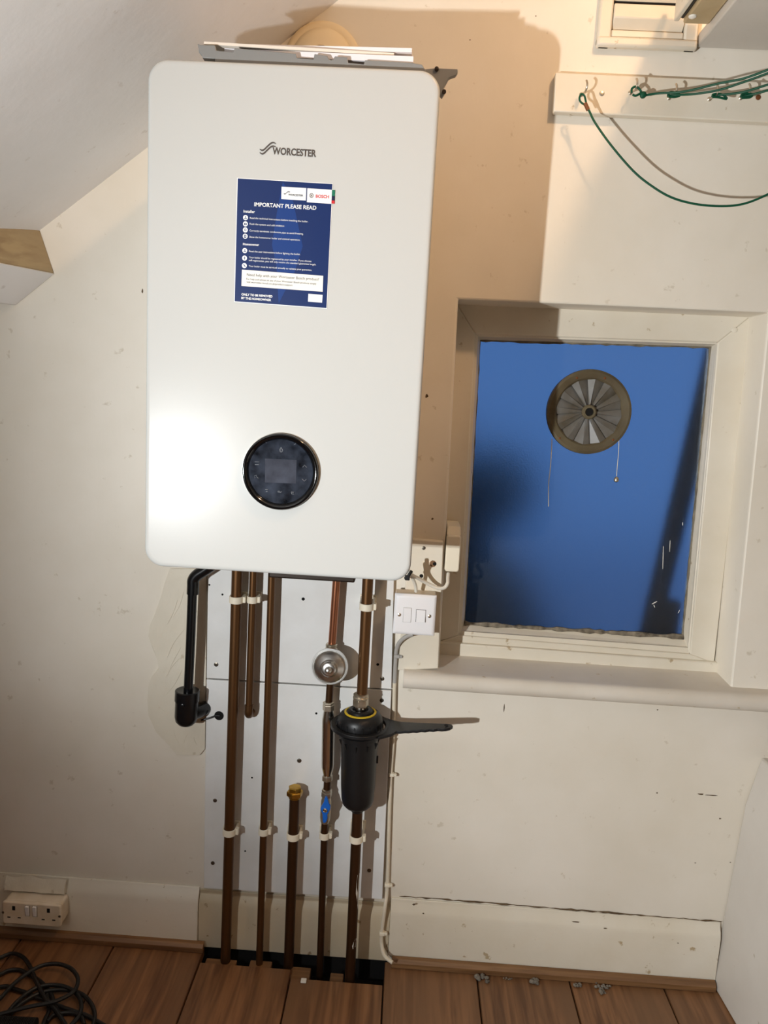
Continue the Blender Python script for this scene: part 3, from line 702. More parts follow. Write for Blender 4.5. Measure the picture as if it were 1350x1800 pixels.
st('Your boiler must be serviced annually to validate your guarantee.', 203, 1303, 808, 1343)
poly('help_box', [(138, 1330), (917, 1390), (912, 1543), (133, 1487)], 'print_cream', ST, Y2, 0.0002)
st('Need help with your Worcester Bosch product?', 184, 1390, 875, 1436, 'print_dark', 0.0)
st('For help and advice on any of your Worcester Bosch products simply', 181, 1427, 850, 1474, 'print_dark', 0.004)
st('visit worcester-bosch.co.uk/product-support', 181, 1456, 622, 1489, 'print_dark', 0.004)
st('ONLY TO BE REMOVED', 133, 1577, 430, 1598, bold=0.03)
st('BY THE HOMEOWNER', 132, 1612, 417, 1633, bold=0.03)
poly('blank_tile', [(775, 1562), (911, 1573), (906, 1648), (771, 1637)], 'print_white', ST, Y2, 0.0002)
for k, (cx, cy) in enumerate(((172, 832), (171, 892), (170, 950), (169, 1010), (165, 1148), (163, 1220), (161, 1292))):
    disc(cx, cy, 25, 'print_white', Y2, 'sticker_icon')
    if k in (0, 4):
        poly('icon_mark', [(cx - 14, cy + 6), (cx + 14, cy + 8), (cx + 14, cy + 14), (cx - 14, cy + 12)], 'navy', ST, Y3, 0.0001); poly('icon_mark', [(cx - 3, cy - 14), (cx + 4, cy - 14), (cx + 4, cy + 4), (cx - 3, cy + 4)], 'navy', ST, Y3, 0.0001)
    elif k == 1:
        poly('icon_mark', [(cx - 13, cy - 9), (cx - 3, cy - 8), (cx - 3, cy + 11), (cx - 13, cy + 10)], 'navy', ST, Y3, 0.0001); poly('icon_mark', [(cx + 2, cy - 8), (cx + 12, cy - 7), (cx + 12, cy + 12), (cx + 2, cy + 11)], 'navy', ST, Y3, 0.0001)
    elif k == 2: disc(cx, cy, 12, 'navy', Y3, 'icon_mark', 0.6)
    elif k == 3:
        poly('icon_mark', [(cx - 11, cy - 14), (cx + 11, cy - 13), (cx + 10, cy + 15), (cx - 12, cy + 14)], 'navy', ST, Y3, 0.0001); poly('icon_mark', [(cx - 6, cy - 7), (cx + 6, cy - 6), (cx + 5, cy + 6), (cx - 6, cy + 5)], 'print_white', ST, Y3 - 0.0001, 0.0001)
    elif k == 5: poly('icon_mark', [(cx - 4, cy - 14), (cx + 4, cy - 14), (cx + 3, cy + 14), (cx - 4, cy + 14)], 'navy', ST, Y3, 0.0001)
    else: poly('icon_mark', [(cx - 12, cy - 12), (cx - 5, cy - 14), (cx + 13, cy + 10), (cx + 7, cy + 14)], 'navy', ST, Y3, 0.0001)
# round display
DC = at(492.9, 829.3, BD - 0.004); DR = 0.0615
def Zd(x, y, Y): return at(400 + x / 7.105, 740 + y / 7.105, Y)
DP = MB().lathe((DC.x, BD, DC.z), AX, [(DR * 0.80, 0.0), (DR * 0.985, 0.0), (DR, 0.002), (DR, 0.006), (DR * 0.985, 0.0085), (DR * 0.95, 0.0095), (DR * 0.90, 0.008), (DR * 0.845, 0.003), (DR * 0.84, 0.001)], 72).build('display_bezel', 'gloss_black', BO, angle=60)
tag(DP, 'glossy black round control display')
MB().lathe((DC.x, BD, DC.z), AX, [(DR * 0.99, 0.0), (DR * 1.012, 0.0002), (DR * 1.012, 0.0034), (DR * 0.99, 0.0036), (DR * 0.99, 0.0)], 72).build('chrome_ring', 'chrome', DP)
MB().lathe((DC.x, BD, DC.z), AX, [(DR * 0.845, 0.0002), (DR * 0.845, 0.0022)], 72).build('glass_face', 'display_glass', DP)
YD = BD - 0.0025
MB().prism([Zd(x, y, YD) for x, y in ((468, 470), (862, 486), (855, 782), (466, 768))], (0, 0.0002, 0)).build('screen', 'display_screen', DP, smooth=False)
def icon(pts, r_=0.00045, closed=False):
    P = [Zd(x, y, YD - 0.0002) for x, y in pts]
    if closed: P.append(P[0])
    MB().tube(P, r_, 5).build('touch_icon', 'display_icon', DP)
icon([(668, 330), (650, 362), (658, 385), (678, 387), (690, 365)], closed=True); icon([(668, 355), (664, 372), (672, 374)])
icon([(938, 578), (962, 552), (988, 580)]); icon([(930, 722), (958, 752), (984, 728)])
icon([(335, 690), (360, 675), (365, 700), (385, 715)]); icon([(345, 700), (340, 712)])
icon([(445, 265), (470, 250), (485, 275)]); icon([(478, 248), (492, 262)])
icon([(830, 268), (870, 262), (845, 290), (830, 292)])
icon([(340, 510), (395, 512), (390, 545), (342, 545)])
icon([(470, 855), (505, 858), (500, 880), (478, 882)])
icon([(625, 880), (645, 875), (660, 890), (675, 880)]); icon([(628, 890), (670, 893)])
icon([(795, 885), (832, 888), (830, 915), (800, 912)], closed=True); icon([(805, 898), (825, 900)])

# ------------------------------------------------------------------ on top of the boiler
def Zp(x, y, Y): return at(320 + x / 2.596, 30 + y / 2.596, Y)
ZB = BZ + BH
TRAY = t = thing('plastic_cover_tray', (0, -0.25, ZB), 'grey slotted plastic cover tray lying across the top of the boiler', 'tray')
YT = -0.345
prof = [(150, 191), (152, 152), (232, 160), (240, 141), (520, 166), (524, 186), (600, 192), (604, 168), (662, 176), (670, 192), (680, 196), (690, 192), (697, 178), (755, 183), (758, 208), (830, 215), (834, 196), (1040, 207), (1095, 216), (1112, 243)]
bot = [(1112, 245), (640, 213), (150, 192)]
P = [Zp(x, y, YT) for x, y in prof]
for p_ in P: p_.z = max(p_.z, ZB + 0.001)
b = MB().prism(P + [Vector((P[-1].x, YT, ZB + 0.001)), Vector((P[0].x, YT, ZB + 0.001))], (0, 0.004, 0)); b.build('front_lip', 'grey_plastic', t, bevel=0.0008)
e0 = [Zp(x, y, YT) for x, y in ((70, 120), (84, 126), (150, 127), (156, 150), (155, 190), (92, 186), (90, 172), (76, 160))]
for p_ in e0: p_.z = max(p_.z, ZB + 0.001)
MB().prism(e0, (0, 0.012, 0)).build('end_cap', 'grey_plastic', t, bevel=0.001)
x0 = e0[3].x; x1 = P[-1].x
MB().hexa([(x0, YT + 0.004, ZB + 0.001), (x1, YT + 0.004, ZB + 0.001), (0.205, -0.16, ZB + 0.001), (x0 + 0.02, -0.14, ZB + 0.001), (x0, YT + 0.004, ZB + 0.011), (x1, YT + 0.004, ZB + 0.008), (0.205, -0.16, ZB + 0.008), (x0 + 0.02, -0.14, ZB + 0.011)]).build('tray_floor', 'grey_plastic', t, bevel=0.001)
# far end jutting past the right side of the boiler
YE = -0.235
E1 = [Zp(x, y, YE) for x, y in ((1105, 238), (1160, 232), (1190, 234), (1258, 237), (1258, 252), (1248, 266), (1225, 274), (1216, 280), (1192, 325), (1199, 345), (1186, 366), (1170, 350), (1150, 300), (1110, 262))]
MB().prism(E1, (0, 0.010, 0)).build('end_bracket', 'grey_plastic', t, bevel=0.001)
b1 = Zp(1162, 236, YE - 0.003); MB().lathe((b1.x, YE - 0.001, b1.z), AX, [(0.0035, 0), (0.0035, 0.003), (0.002, 0.004)], 12).build('bolt', 'dark_metal', t)
r1_ = Zp(1195, 345, YE); MB().lathe((r1_.x, YE - 0.002, r1_.z), AX, [(0.0035, 0), (0.0035, 0.003)], 12).build('bolt', 'dark_metal', t)
MB().box((0.150, YE + 0.002, ZB + 0.001), (0.212, -0.17, ZB + 0.007)).build('tray_arm', 'grey_plastic', t, bevel=0.001)
# booklets stacked on the tray
def booklet(cx, cy, w_, d_, z0, h_, rot, m, label, tilt=0.0, curl=0.0):
    c, s_ = math.cos(rot), math.sin(rot); b = MB(); nx = 8
    vs = []
    for i in range(nx + 1):
        u = -w_ / 2 + w_ * i / nx
        dz = tilt * u + curl * (i / nx) ** 2
        for v_, zz in ((-d_ / 2, 0), (d_ / 2, 0), (d_ / 2, h_), (-d_ / 2, h_)):
            vs.append((cx + u * c - v_ * s_, cy + u * s_ + v_ * c, z0 + zz + dz))
    fs = [(0, 1, 2, 3), tuple(4 * nx + k for k in (3, 2, 1, 0))] + [(4 * i + k, 4 * i + (k + 1) % 4, 4 * i + 4 + (k + 1) % 4, 4 * i + 4 + k) for i in range(nx) for k in range(4)]
    o = b.add(vs, fs).build('booklet', m, smooth=False)
    return tag(o, label, 'booklet', 'booklets on the boiler')
zt_ = ZB + 0.0205
booklet(0.035, -0.232, 0.290, 0.205, zt_, 0.009, -0.03, 'paper', 'thick white manual at the bottom of the pile on the tray', -0.012)
booklet(-0.000, -0.234, 0.290, 0.200, zt_ + 0.0112, 0.004, 0.02, 'paper_cream', 'thin cream leaflet in the middle of the pile on the tray', -0.008)
booklet(0.030, -0.228, 0.297, 0.190, zt_ + 0.0168, 0.006, -0.05, 'paper', 'white booklet lying on top of the pile on the tray', -0.004)
for rx in (x0 + 0.05, 0.0, 0.12):                # upstanding ribs of the tray carry the booklets
    MB().box((rx, -0.33, ZB + 0.006), (rx + 0.004, -0.15, ZB + 0.0165)).build('rib', 'grey_plastic', TRAY, bevel=0.0005)
# crumpled clear bag behind the booklets
b = MB(); NX, NZ = 14, 6; vs = []
for i in range(NX + 1):
    for j in range(NZ + 1):
        u, v_ = i / NX, j / NZ
        x = 0.045 + 0.125 * u; y = -0.115 + 0.02 * noise.noise(Vector((u * 5, v_ * 5, 1)))
        htop = 0.030 + 0.034 * max(0, 1 - abs(u - 0.62) / 0.32)
        vs.append((x, y, ZB + 0.001 + v_ * htop * 1.0 + 0.004 * noise.noise(Vector((u * 7, v_ * 7, 4))) * v_))
b.add(vs, [(i * (NZ + 1) + j, i * (NZ + 1) + j + 1, (i + 1) * (NZ + 1) + j + 1, (i + 1) * (NZ + 1) + j) for i in range(NX) for j in range(NZ)])
bagp = b.build('plastic_bag', 'polythene', smooth=False)
tag(bagp, 'crumpled clear plastic bag behind the booklets on the boiler', 'plastic bag')

# ------------------------------------------------------------------ boards, pipes
YBd = -0.012
def board(name, px, label, screws, holes=()):
    q = q4(px, YBd)
    t = thing(name, (sum(c[0] for c in q) / 4, 0, min(c[1] for c in q)), label, 'board')
    MB().slab(q, YBd, -0.0035).build('sheet', 'board_white', t, bevel=0.001)
    for x, y, r_ in screws:
        p_ = at(x, y, YBd); MB().lathe((p_.x, YBd + 0.001, p_.z), AX, [(r_, 0), (r_, 0.0016), (r_ * 0.5, 0.0022), (r_ * 0.45, 0.0014)], 12).build('screw', 'screw', t)
    for x, y, r_ in holes:
        p_ = at(x, y, YBd); MB().lathe((p_.x, YBd + 0.001, p_.z), AX, [(r_, 0), (r_, 0.0013)], 16).build('hole', 'gap_black', t)
    return t
bu = board('backing_board', [(366, 985), (693, 1000), (688, 1211.5), (363, 1192)], 'upper white backing board behind the pipes, just under the boiler', [(380, 1168, 0.0048), (672, 1193, 0.0045)], [(664, 1168, 0.003), (391, 1045, 0.0022), (368, 1028, 0.002), (533, 1053, 0.0035), (594, 1057, 0.002)])
bl = board('backing_board', [(363, 1194.5), (688, 1214), (672, 1581), (358, 1561)], 'lower white backing board behind the pipes, above the skirting', [(671, 1231, 0.0045), (378, 1407, 0.0045), (374, 1517, 0.0045), (649, 1530, 0.0045), (526, 1337, 0.005)], [(556, 1254, 0.0025), (443, 1367, 0.002), (431, 1496, 0.002), (385, 1258, 0.0105)])

def pipe_clip(px, py, Y, r, label):
    c = at(px, py, Y)
    t = thing('pipe_clip', (c.x, YBd, c.z - 0.007), label, 'pipe clip', 'cream plastic pipe clips')
    R1 = r + 0.0035; h = 0.0145; b = MB(); n = 26; vs = []
    # strap around the front of the pipe, running back to the board on both sides
    sec = []
    for k in range(n + 1):
        a = math.radians(-20 - 140 * k / n + 0) if False else math.radians(180 + 180 * k / n)
        sec.append((c.x + R1 * math.cos(a), c.y + R1 * math.sin(a)))
    back = YBd - 0.001
    outer = [(c.x - R1 - 0.001, back)] + sec + [(c.x + R1 + 0.001, back)]
    inner = [(c.x - r - 0.0004, back)] + [(c.x + (r + 0.0004) * math.cos(math.radians(180 + 180 * k / n)), c.y + (r + 0.0004) * math.sin(math.radians(180 + 180 * k / n))) for k in range(n + 1)] + [(c.x + r + 0.0004, back)]
    m_ = len(outer)
    for z in (c.z - h / 2, c.z + h / 2):
        for o_ in (outer, inner): vs += [(x, y, z) for x, y in o_]
    fs = []
    for i in range(m_ - 1):
        fs += [(i, i + 1, m_ + i + 1, m_ + i), (2 * m_ + i, 3 * m_ + i, 3 * m_ + i + 1, 2 * m_ + i + 1), (i, 2 * m_ + i, 2 * m_ + i + 1, i + 1), (m_ + i, m_ + i + 1, 3 * m_ + i + 1, 3 * m_ + i)]
    fs += [(0, m_, 3 * m_, 2 * m_), (m_ - 1, 3 * m_ - 1, 4 * m_ - 1, 2 * m_ - 1)]
    b.add(vs, fs); b.build('strap', 'clip_cream', t, bevel=0.0007, seg=1)
    MB().box((c.x + R1 - 0.0005, c.y - 0.004, c.z - 0.006), (c.x + R1 + 0.0055, c.y + 0.008, c.z + 0.007)).build('latch', 'clip_cream', t, bevel=0.001)
    MB().box((c.x - R1 - 0.002, YBd - 0.005, c.z - 0.010), (c.x + R1 + 0.003, YBd - 0.0008, c.z + 0.011)).build('base', 'clip_cream', t, bevel=0.001)
    return t
Y1 = -0.040
def pipe(name, pts, r, Y, label, m='copper', extra=None):
    P = [at(x, y, Y) for x, y in pts]
    t = thing(name, P[-1], label, 'pipe')
    return t, P
def dn(P, z=-0.045):          # carry a pipe on below the floor line in its own direction
    d = P[-1] - P[-2]; k = (z - P[-1].z) / d.z
    return P[-1] + d * k
def up(P, z=0.985):
    d = P[0] - P[1]; k = (z - P[0].z) / d.z
    return P[0] + d * k
R22, R15 = 0.0112, 0.0077
t, P = pipe('copper_pipe', [(416.5, 1015), (397, 1664)], R22, Y1, 'thick copper pipe nearest the black drain pipe, boiler down to floor')
MB().tube([up(P)] + [P[0].lerp(P[1], k / 6) for k in range(7)] + [dn(P)], R22, 20).build('pipe', 'copper', t)
t, P = pipe('copper_pipe', [(445, 1015), (437.5, 1248)], R15, Y1, 'short copper pipe bending into the board, second from the left')
c_ = P[-1]; MB().tube([up(P), P[0], P[0].lerp(P[1], 0.5), P[1]], R15, 18).build('pipe', 'copper', t)
el = [c_ + Vector((0, 0, 0.012)), c_, c_ + Vector((-0.0005, 0.001, -0.006)), c_ + Vector((-0.001, 0.006, -0.012)), c_ + Vector((-0.001, 0.014, -0.015)), c_ + Vector((-0.001, 0.0275, -0.0155))]
MB().tube(spline(el, 4), R15 + 0.0012, 18).build('elbow', 'copper', t)
t, P = pipe('copper_pipe', [(477.5, 1018), (456.5, 1670)], R15, Y1, 'thin copper pipe running full height, third from the left')
MB().tube([up(P)] + [P[0].lerp(P[1], k / 6) for k in range(7)] + [dn(P)], R15, 18).build('pipe', 'copper', t)
# capped stub
t, P = pipe('capped_pipe_stub', [(518, 1398), (508, 1676)], R22, Y1, 'short copper stub pipe closed by a brass hexagon cap')
MB().tube([P[0], P[0].lerp(P[1], 0.5), P[1], dn(P)], R22, 20).build('pipe', 'copper_dark', t)
c_ = P[0]; cap = MB().lathe(c_ + Vector((0, 0, -0.006)), (0, 0, 1), [(0.0125, 0), (0.0135, 0.003), (0.0135, 0.006)], 24).build('olive_collar', 'brass', t)
MB().lathe(c_, (0, 0, 1), [(0.0168, 0), (0.0182, 0.0015), (0.0182, 0.009), (0.0165, 0.011)], 6, 0.35).build('compression_nut', 'brass', t, smooth=False, bevel=0.0008)
MB().lathe(c_ + Vector((0, 0, 0.0095)), (0, 0, 1), [(0.0135, 0), (0.0148, 0.0015), (0.0148, 0.0095), (0.013, 0.011)], 6, 0.75).build('cap', 'brass', t, smooth=False, bevel=0.0008)

# cold feed: pipe, gauge-like domed valve, chrome arrestor, isolating valve
t, P = pipe('cold_feed_pipe', [(591.5, 1022), (583.5, 1136)], R15, Y1, 'pinkish copper pipe entering the domed chrome valve from above')
MB().tube([up(P), P[0], P[0].lerp(P[1], 0.5), P[1] + Vector((0, 0, -0.006))], R15 + 0.0006, 18).build('pipe', 'copper_pink', t)
pv = at(579.5, 1174, Y1 - 0.03)
t = thing('domed_valve', (pv.x, Y1, pv.z - 0.04), 'round polished steel domed valve on the cold feed pipe', 'valve')
c_ = Vector((pv.x, Y1, pv.z))
nb = at(582.5, 1139, Y1)
MB().lathe((nb.x, Y1, nb.z - 0.009), (0, 0, 1), [(0.011, 0), (0.0132, 0.001), (0.0132, 0.008), (0.0118, 0.010), (0.0124, 0.012), (0.0124, 0.017), (0.0105, 0.019)], 16).build('inlet_nut', 'nickel', t)
MB().lathe(c_ + Vector((0, 0, -0.045)), (0, 0, 1), [(0.010, 0), (0.0135, 0.010), (0.0145, 0.03), (0.0145, 0.055), (0.010, 0.075)], 18).build('valve_body', 'nickel', t)
mat('steel', rgb(216, 215, 211), 0.32, 1.0)
Rv = 0.0385
tilt = Vector((-0.03, -1, 0.08))
MB().lathe(c_ + Vector((0, -0.006, 0)), tilt, [(0.012, 0), (Rv * 0.8, 0.004), (Rv * 0.97, 0.012), (Rv, 0.017), (Rv, 0.020), (Rv * 0.985, 0.022), (Rv * 0.93, 0.022), (Rv * 0.90, 0.020)], 56).build('rim', 'steel', t, angle=50)
MB().lathe(c_ + Vector((0, -0.024, 0)), tilt, [(Rv * 0.92, 0), (Rv * 0.88, 0.004), (Rv * 0.72, 0.010), (Rv * 0.5, 0.0135), (Rv * 0.44, 0.015), (Rv * 0.42, 0.020), (Rv * 0.33, 0.023), (Rv * 0.2, 0.0235), (Rv * 0.19, 0.031), (Rv * 0.14, 0.034), (0.001, 0.035)], 56).build('dome', 'steel', t, angle=50)
t, P = pipe('link_pipe', [(580.5, 1200), (578, 1236)], R15, Y1, 'short copper link between the domed valve and chrome tube', 'copper_dark')
MB().tube([P[0], P[0].lerp(P[1], 0.5), P[1] + Vector((0, 0, -0.006))], R15, 18).build('pipe', 'copper_dark', t)
# chrome inline tube
P = [at(577.5, 1232, Y1), at(575.5, 1372, Y1)]
t = thing('chrome_inline_tube', P[1], 'chrome inline tube with nuts at both ends beside the black filter', 'inline fitting')
ax = (P[0] - P[1]).normalized(); Ln = (P[0] - P[1]).length
MB().lathe(P[1] + ax * 0.010, ax, [(0.0085, 0), (0.0100, 0.008), (0.0132, 0.022), (0.0135, 0.030), (0.0135, Ln - 0.058), (0.0132, Ln - 0.05), (0.0105, Ln - 0.034), (0.0098, Ln - 0.022)], 28).build('tube_body', 'chrome', t, angle=60)
MB().lathe(P[0] - ax * 0.021, ax, [(0.0115, 0), (0.0125, 0.001), (0.0125, 0.012), (0.0115, 0.0135), (0.0122, 0.0145), (0.0122, 0.018), (0.0095, 0.0195)], 6).build('nut', 'nickel', t, smooth=False, bevel=0.0005)
MB().lathe(P[1], ax, [(0.0095, 0), (0.0118, 0.001), (0.0118, 0.011), (0.0098, 0.013)], 6, 0.4).build('nut', 'nickel', t, smooth=False, bevel=0.0005)
t, P = pipe('link_pipe', [(575.5, 1370), (574.5, 1390)], R15, Y1, 'tiny copper link just above the blue handled valve')
MB().tube([P[0], P[1]], R15, 18).build('pipe', 'copper_dark', t)
P = [at(574.8, 1386, Y1), at(571, 1446, Y1)]
t = thing('isolating_valve', P[1], 'small nickel isolating valve with blue butterfly handle', 'valve')
ax = (P[0] - P[1]).normalized(); Ln = (P[0] - P[1]).length
MB().lathe(P[1], ax, [(0.0085, 0), (0.010, 0.004), (0.0115, 0.012), (0.0115, Ln - 0.030), (0.0095, Ln - 0.018)], 18).build('valve_body', 'nickel', t)
MB().lathe(P[0] - ax * 0.019, ax, [(0.0105, 0), (0.0118, 0.001), (0.0118, 0.011), (0.0105, 0.012), (0.0115, 0.0135), (0.0115, 0.017), (0.009, 0.018)], 6, 0.3).build('nut', 'nickel', t, smooth=False, bevel=0.0005)
hc = at(571.5, 1424, Y1 - 0.026)
MB().tube([(hc.x, Y1 - 0.008, hc.z), (hc.x, Y1 - 0.022, hc.z)], 0.005, 12).build('stem', 'nickel', t)
Zv = lambda x, y: at(490 + x / 10.385, 1340 + y / 10.385, Y1 - 0.026)
hp = [(845, 640), (880, 636), (895, 680), (915, 760), (945, 800), (940, 860), (905, 930), (885, 960), (890, 1030), (865, 1100), (830, 1115), (805, 1105), (800, 1030), (795, 950), (772, 900), (760, 850), (780, 800), (820, 740), (830, 690)]
hd = MB().prism([Zv(x, y) for x, y in hp], (0, 0.006, 0)).build('handle', 'valve_blue', t, bevel=0.0015)
MB().lathe((hc.x, Y1 - 0.0255, hc.z), AX, [(0.0048, 0), (0.0048, 0.003), (0.0036, 0.0042), (0.003, 0.003)], 16).build('handle_screw', 'chrome', hd)
t, P = pipe('copper_pipe', [(571, 1444), (563, 1680)], R15, Y1, 'thin dark copper pipe dropping from the blue handled valve')
MB().tube([P[0] + (P[0] - P[1]).normalized() * 0.004, P[0].lerp(P[1], 0.5), P[1], dn(P)], R15, 18).build('pipe', 'copper_dark', t)

# return pipe with black filter
Y6 = -0.068
t, P = pipe('copper_pipe', [(646.5, 1022), (635.5, 1236)], R22, Y6, 'thick copper pipe coming down into the black filter')
MB().tube([up(P)] + [P[0].lerp(P[1], k / 4) for k in range(5)] + [P[1] + (P[1] - P[0]).normalized() * 0.010], R22, 20).build('pipe', 'copper', t)
topz = P[1]
nt = at(634.5, 1240, Y6)
FT = at(633, 1268, Y6); FB = at(628, 1426, Y6)
fx, fz = FT.x, FT.z
t = thing('system_filter', (FB.x, Y6, FB.z), 'black cylindrical system filter with yellow ring on the copper pipe', 'filter')
ax = (FT - FB).normalized(); Ln = (FT - FB).length
LB = FB - Vector((0, 0, 0.0))
def H(z_): return (z_)
# body
MB().lathe(LB, ax, [(0.012, 0), (0.014, 0.003), (0.016, 0.010), (0.026, 0.013), (0.032, 0.020), (0.0345, 0.030), (0.0365, 0.06), (0.039, Ln * 0.80), (0.0395, Ln * 0.84), (0.0435, Ln * 0.845), (0.0440, Ln * 0.88), (0.041, Ln * 0.89)], 48).build('body', 'black_plastic', t, angle=40)
MB().lathe(LB, ax, [(0.041, Ln * 0.885), (0.0465, Ln * 0.90), (0.0480, Ln * 0.93), (0.0480, Ln * 1.00), (0.0465, Ln * 1.045), (0.041, Ln * 1.085), (0.034, Ln * 1.10), (0.026, Ln * 1.105), (0.0255, Ln * 1.13), (0.022, Ln * 1.14), (0.017, Ln * 1.135), (0.014, Ln * 1.11)], 56).build('lid', 'black_plastic', t, angle=40)
yr = MB().lathe(LB, ax, [(0.0335, Ln * 1.098), (0.0335, Ln * 1.108), (0.0295, Ln * 1.111), (0.0292, Ln * 1.10)], 56).build('yellow_ring', 'filter_yellow', t)
for k in range(18):
    a = 2 * PI * k / 18
    d = Vector((math.cos(a), math.sin(a), 0)); tt = Vector((-math.sin(a), math.cos(a), 0))
    c_ = LB + ax * (Ln * 0.925) + d * 0.0485
    MB().hexa([c_ - d * 0.003 - tt * 0.0014, c_ + d * 0.0012 - tt * 0.0012, c_ + d * 0.0012 + tt * 0.0012, c_ - d * 0.003 + tt * 0.0014] + [q - d * (0.0012 if i in (1, 2) else 0) + ax * Ln * 0.10 for i, q in enumerate([c_ - d * 0.003 - tt * 0.0014, c_ + d * 0.0012 - tt * 0.0012, c_ + d * 0.0012 + tt * 0.0012, c_ - d * 0.003 + tt * 0.0014])]).build('grip_rib', 'black_plastic', t)
for k in range(10):
    a = 2 * PI * k / 10 + 0.2; d = Vector((math.cos(a), math.sin(a), 0)); tt = Vector((-math.sin(a), math.cos(a), 0))
    c_ = LB + ax * (Ln * 0.74) + d * 0.0384
    MB().add([c_ - tt * 0.001, c_ + tt * 0.001, c_ + ax * 0.014 + d * 0.005 + tt * 0.0012, c_ + ax * 0.014 + d * 0.005 - tt * 0.0012, c_ + ax * 0.014 + tt * 0.0012, c_ + ax * 0.014 - tt * 0.0012], [(0, 1, 2, 3), (0, 3, 5), (1, 4, 2), (2, 4, 5, 3), (0, 5, 4, 1)]).build('web_rib', 'black_plastic', t, smooth=False)
tb = LB + ax * (Ln * 0.56) + Vector((0.0375, -0.002, 0)); MB().box(tb + Vector((-0.003, -0.002, 0)), tb + Vector((0.003, 0.002, 0.016))).build('tab', 'black_plastic', t, bevel=0.0005)
nk = LB + ax * (Ln * 1.10)
MB().lathe(nk, ax, [(0.0105, 0), (0.0120, 0.004), (0.0120, 0.012), (0.0105, 0.016)], 24).build('neck', 'chrome', t)
MB().lathe(nk + ax * 0.014, ax, [(0.0150, 0), (0.0168, 0.0012), (0.0168, 0.0145), (0.0150, 0.016)], 6, 0.25).build('nut', 'nickel', t, smooth=False, bevel=0.0007)
MB().lathe(nk + ax * 0.030, ax, [(0.0155, 0), (0.0165, 0.001), (0.0165, 0.004), (0.0150, 0.006), (0.0158, 0.007), (0.0158, 0.010), (0.0118, 0.012)], 24).build('collar', 'nickel', t)
# spanner ring hanging on the filter
wz = at(634, 1278, Y6)
t = thing('filter_spanner', (wz.x, wz.y, wz.z), 'black plastic spanner ring around the filter with notched handle', 'spanner')
n = 48; vs = []
Ri, Ro, th = 0.0520, 0.0635, 0.0075
for r_, z_ in ((Ri, 0), (Ro, 0), (Ro, th), (Ri, th)):
    vs += [(wz.x + r_ * math.cos(2 * PI * k / n), wz.y + r_ * math.sin(2 * PI * k / n), wz.z + z_) for k in range(n)]
MB().add(vs, [(j * n + k, j * n + (k + 1) % n, ((j + 1) % 4) * n + (k + 1) % n, ((j + 1) % 4) * n + k) for j in range(4) for k in range(n)]).build('ring', 'black_plastic', t, bevel=0.0012)
tipp = at(789, 1281, -0.108)
hx = Vector((tipp.x - wz.x, tipp.y - wz.y, 0)); HL = hx.length; hx.normalize(); hy = Vector((-hx.y, hx.x, 0))
out = [(0.030, 0.056), (0.062, 0.040), (0.080, 0.031), (0.11, 0.024), (0.15, 0.0175), (HL - 0.006, 0.012), (HL + 0.004, 0.008), (HL + 0.008, 0.0), (HL + 0.004, -0.009), (HL - 0.004, -0.0125)]
for k in range(6):                               # finger notches along the near edge
    xx = HL - 0.012 - k * (HL - 0.085) / 6.0
    out += [(xx, -0.0140 - 0.0010 * k), (xx - (HL - 0.085) / 12, -0.0112 - 0.0014 * k)]
out += [(0.074, -0.032), (0.050, -0.046), (0.046, -0.030), (0.0540, 0.0), (0.046, 0.030)]
dzh = tipp.z - wz.z
pts = [wz + hx * u + hy * v_ + Vector((0, 0, dzh * max(0, (u - 0.05)) / (HL - 0.05))) for u, v_ in out]
hd = MB().prism(pts, (0, 0, 0.006)).build('handle', 'black_plastic', t, bevel=0.0008)
hp_ = wz + hx * (HL - 0.006) + Vector((0, 0, dzh + 0.0062))
MB().lathe(hp_, (0, 0, 1), [(0.0040, 0), (0.0040, 0.0004)], 16).build('hanging_hole', 'gap_black', hd)
t, P = pipe('copper_pipe', [(628.5, 1424), (617, 1676)], R22, Y6, 'thick copper pipe with flaked white paint below the black filter')
MB().tube([P[0].lerp(P[1], k / 5) for k in range(6)] + [dn(P)], R22, 20).build('pipe', 'copper_dark', t)
def flake(ptsz, sx=3.375):
    P_ = [at(340 + x / sx, 1340 + y / sx, Y6) for x, y in ptsz]
    # wrap on the front of the pipe
    res = []
    for p_ in P_:
        tline = (P[0].z - p_.z) / (P[0].z - P[1].z); cx = P[0].x + (P[1].x - P[0].x) * tline
        dx = max(-0.0109, min(0.0109, p_.x - cx)); res.append(Vector((cx + dx, Y6 - math.sqrt(0.0114 ** 2 - dx * dx), p_.z)))
    k_ = len(res)
    return MB().add(res + [q + Vector((0, 0.0006, 0)) for q in res], [tuple(range(k_)), tuple(range(k_, 2 * k_))] + [(i, (i + 1) % k_, k_ + (i + 1) % k_, k_ + i) for i in range(k_)]).build('paint_flake', 'print_cream', t, smooth=False)
flake([(975, 655), (988, 652), (988, 760), (985, 862), (976, 866), (972, 800), (966, 760), (970, 700)])
flake([(960, 1038), (968, 1036), (972, 1050), (962, 1080), (948, 1088), (944, 1070), (952, 1050)])

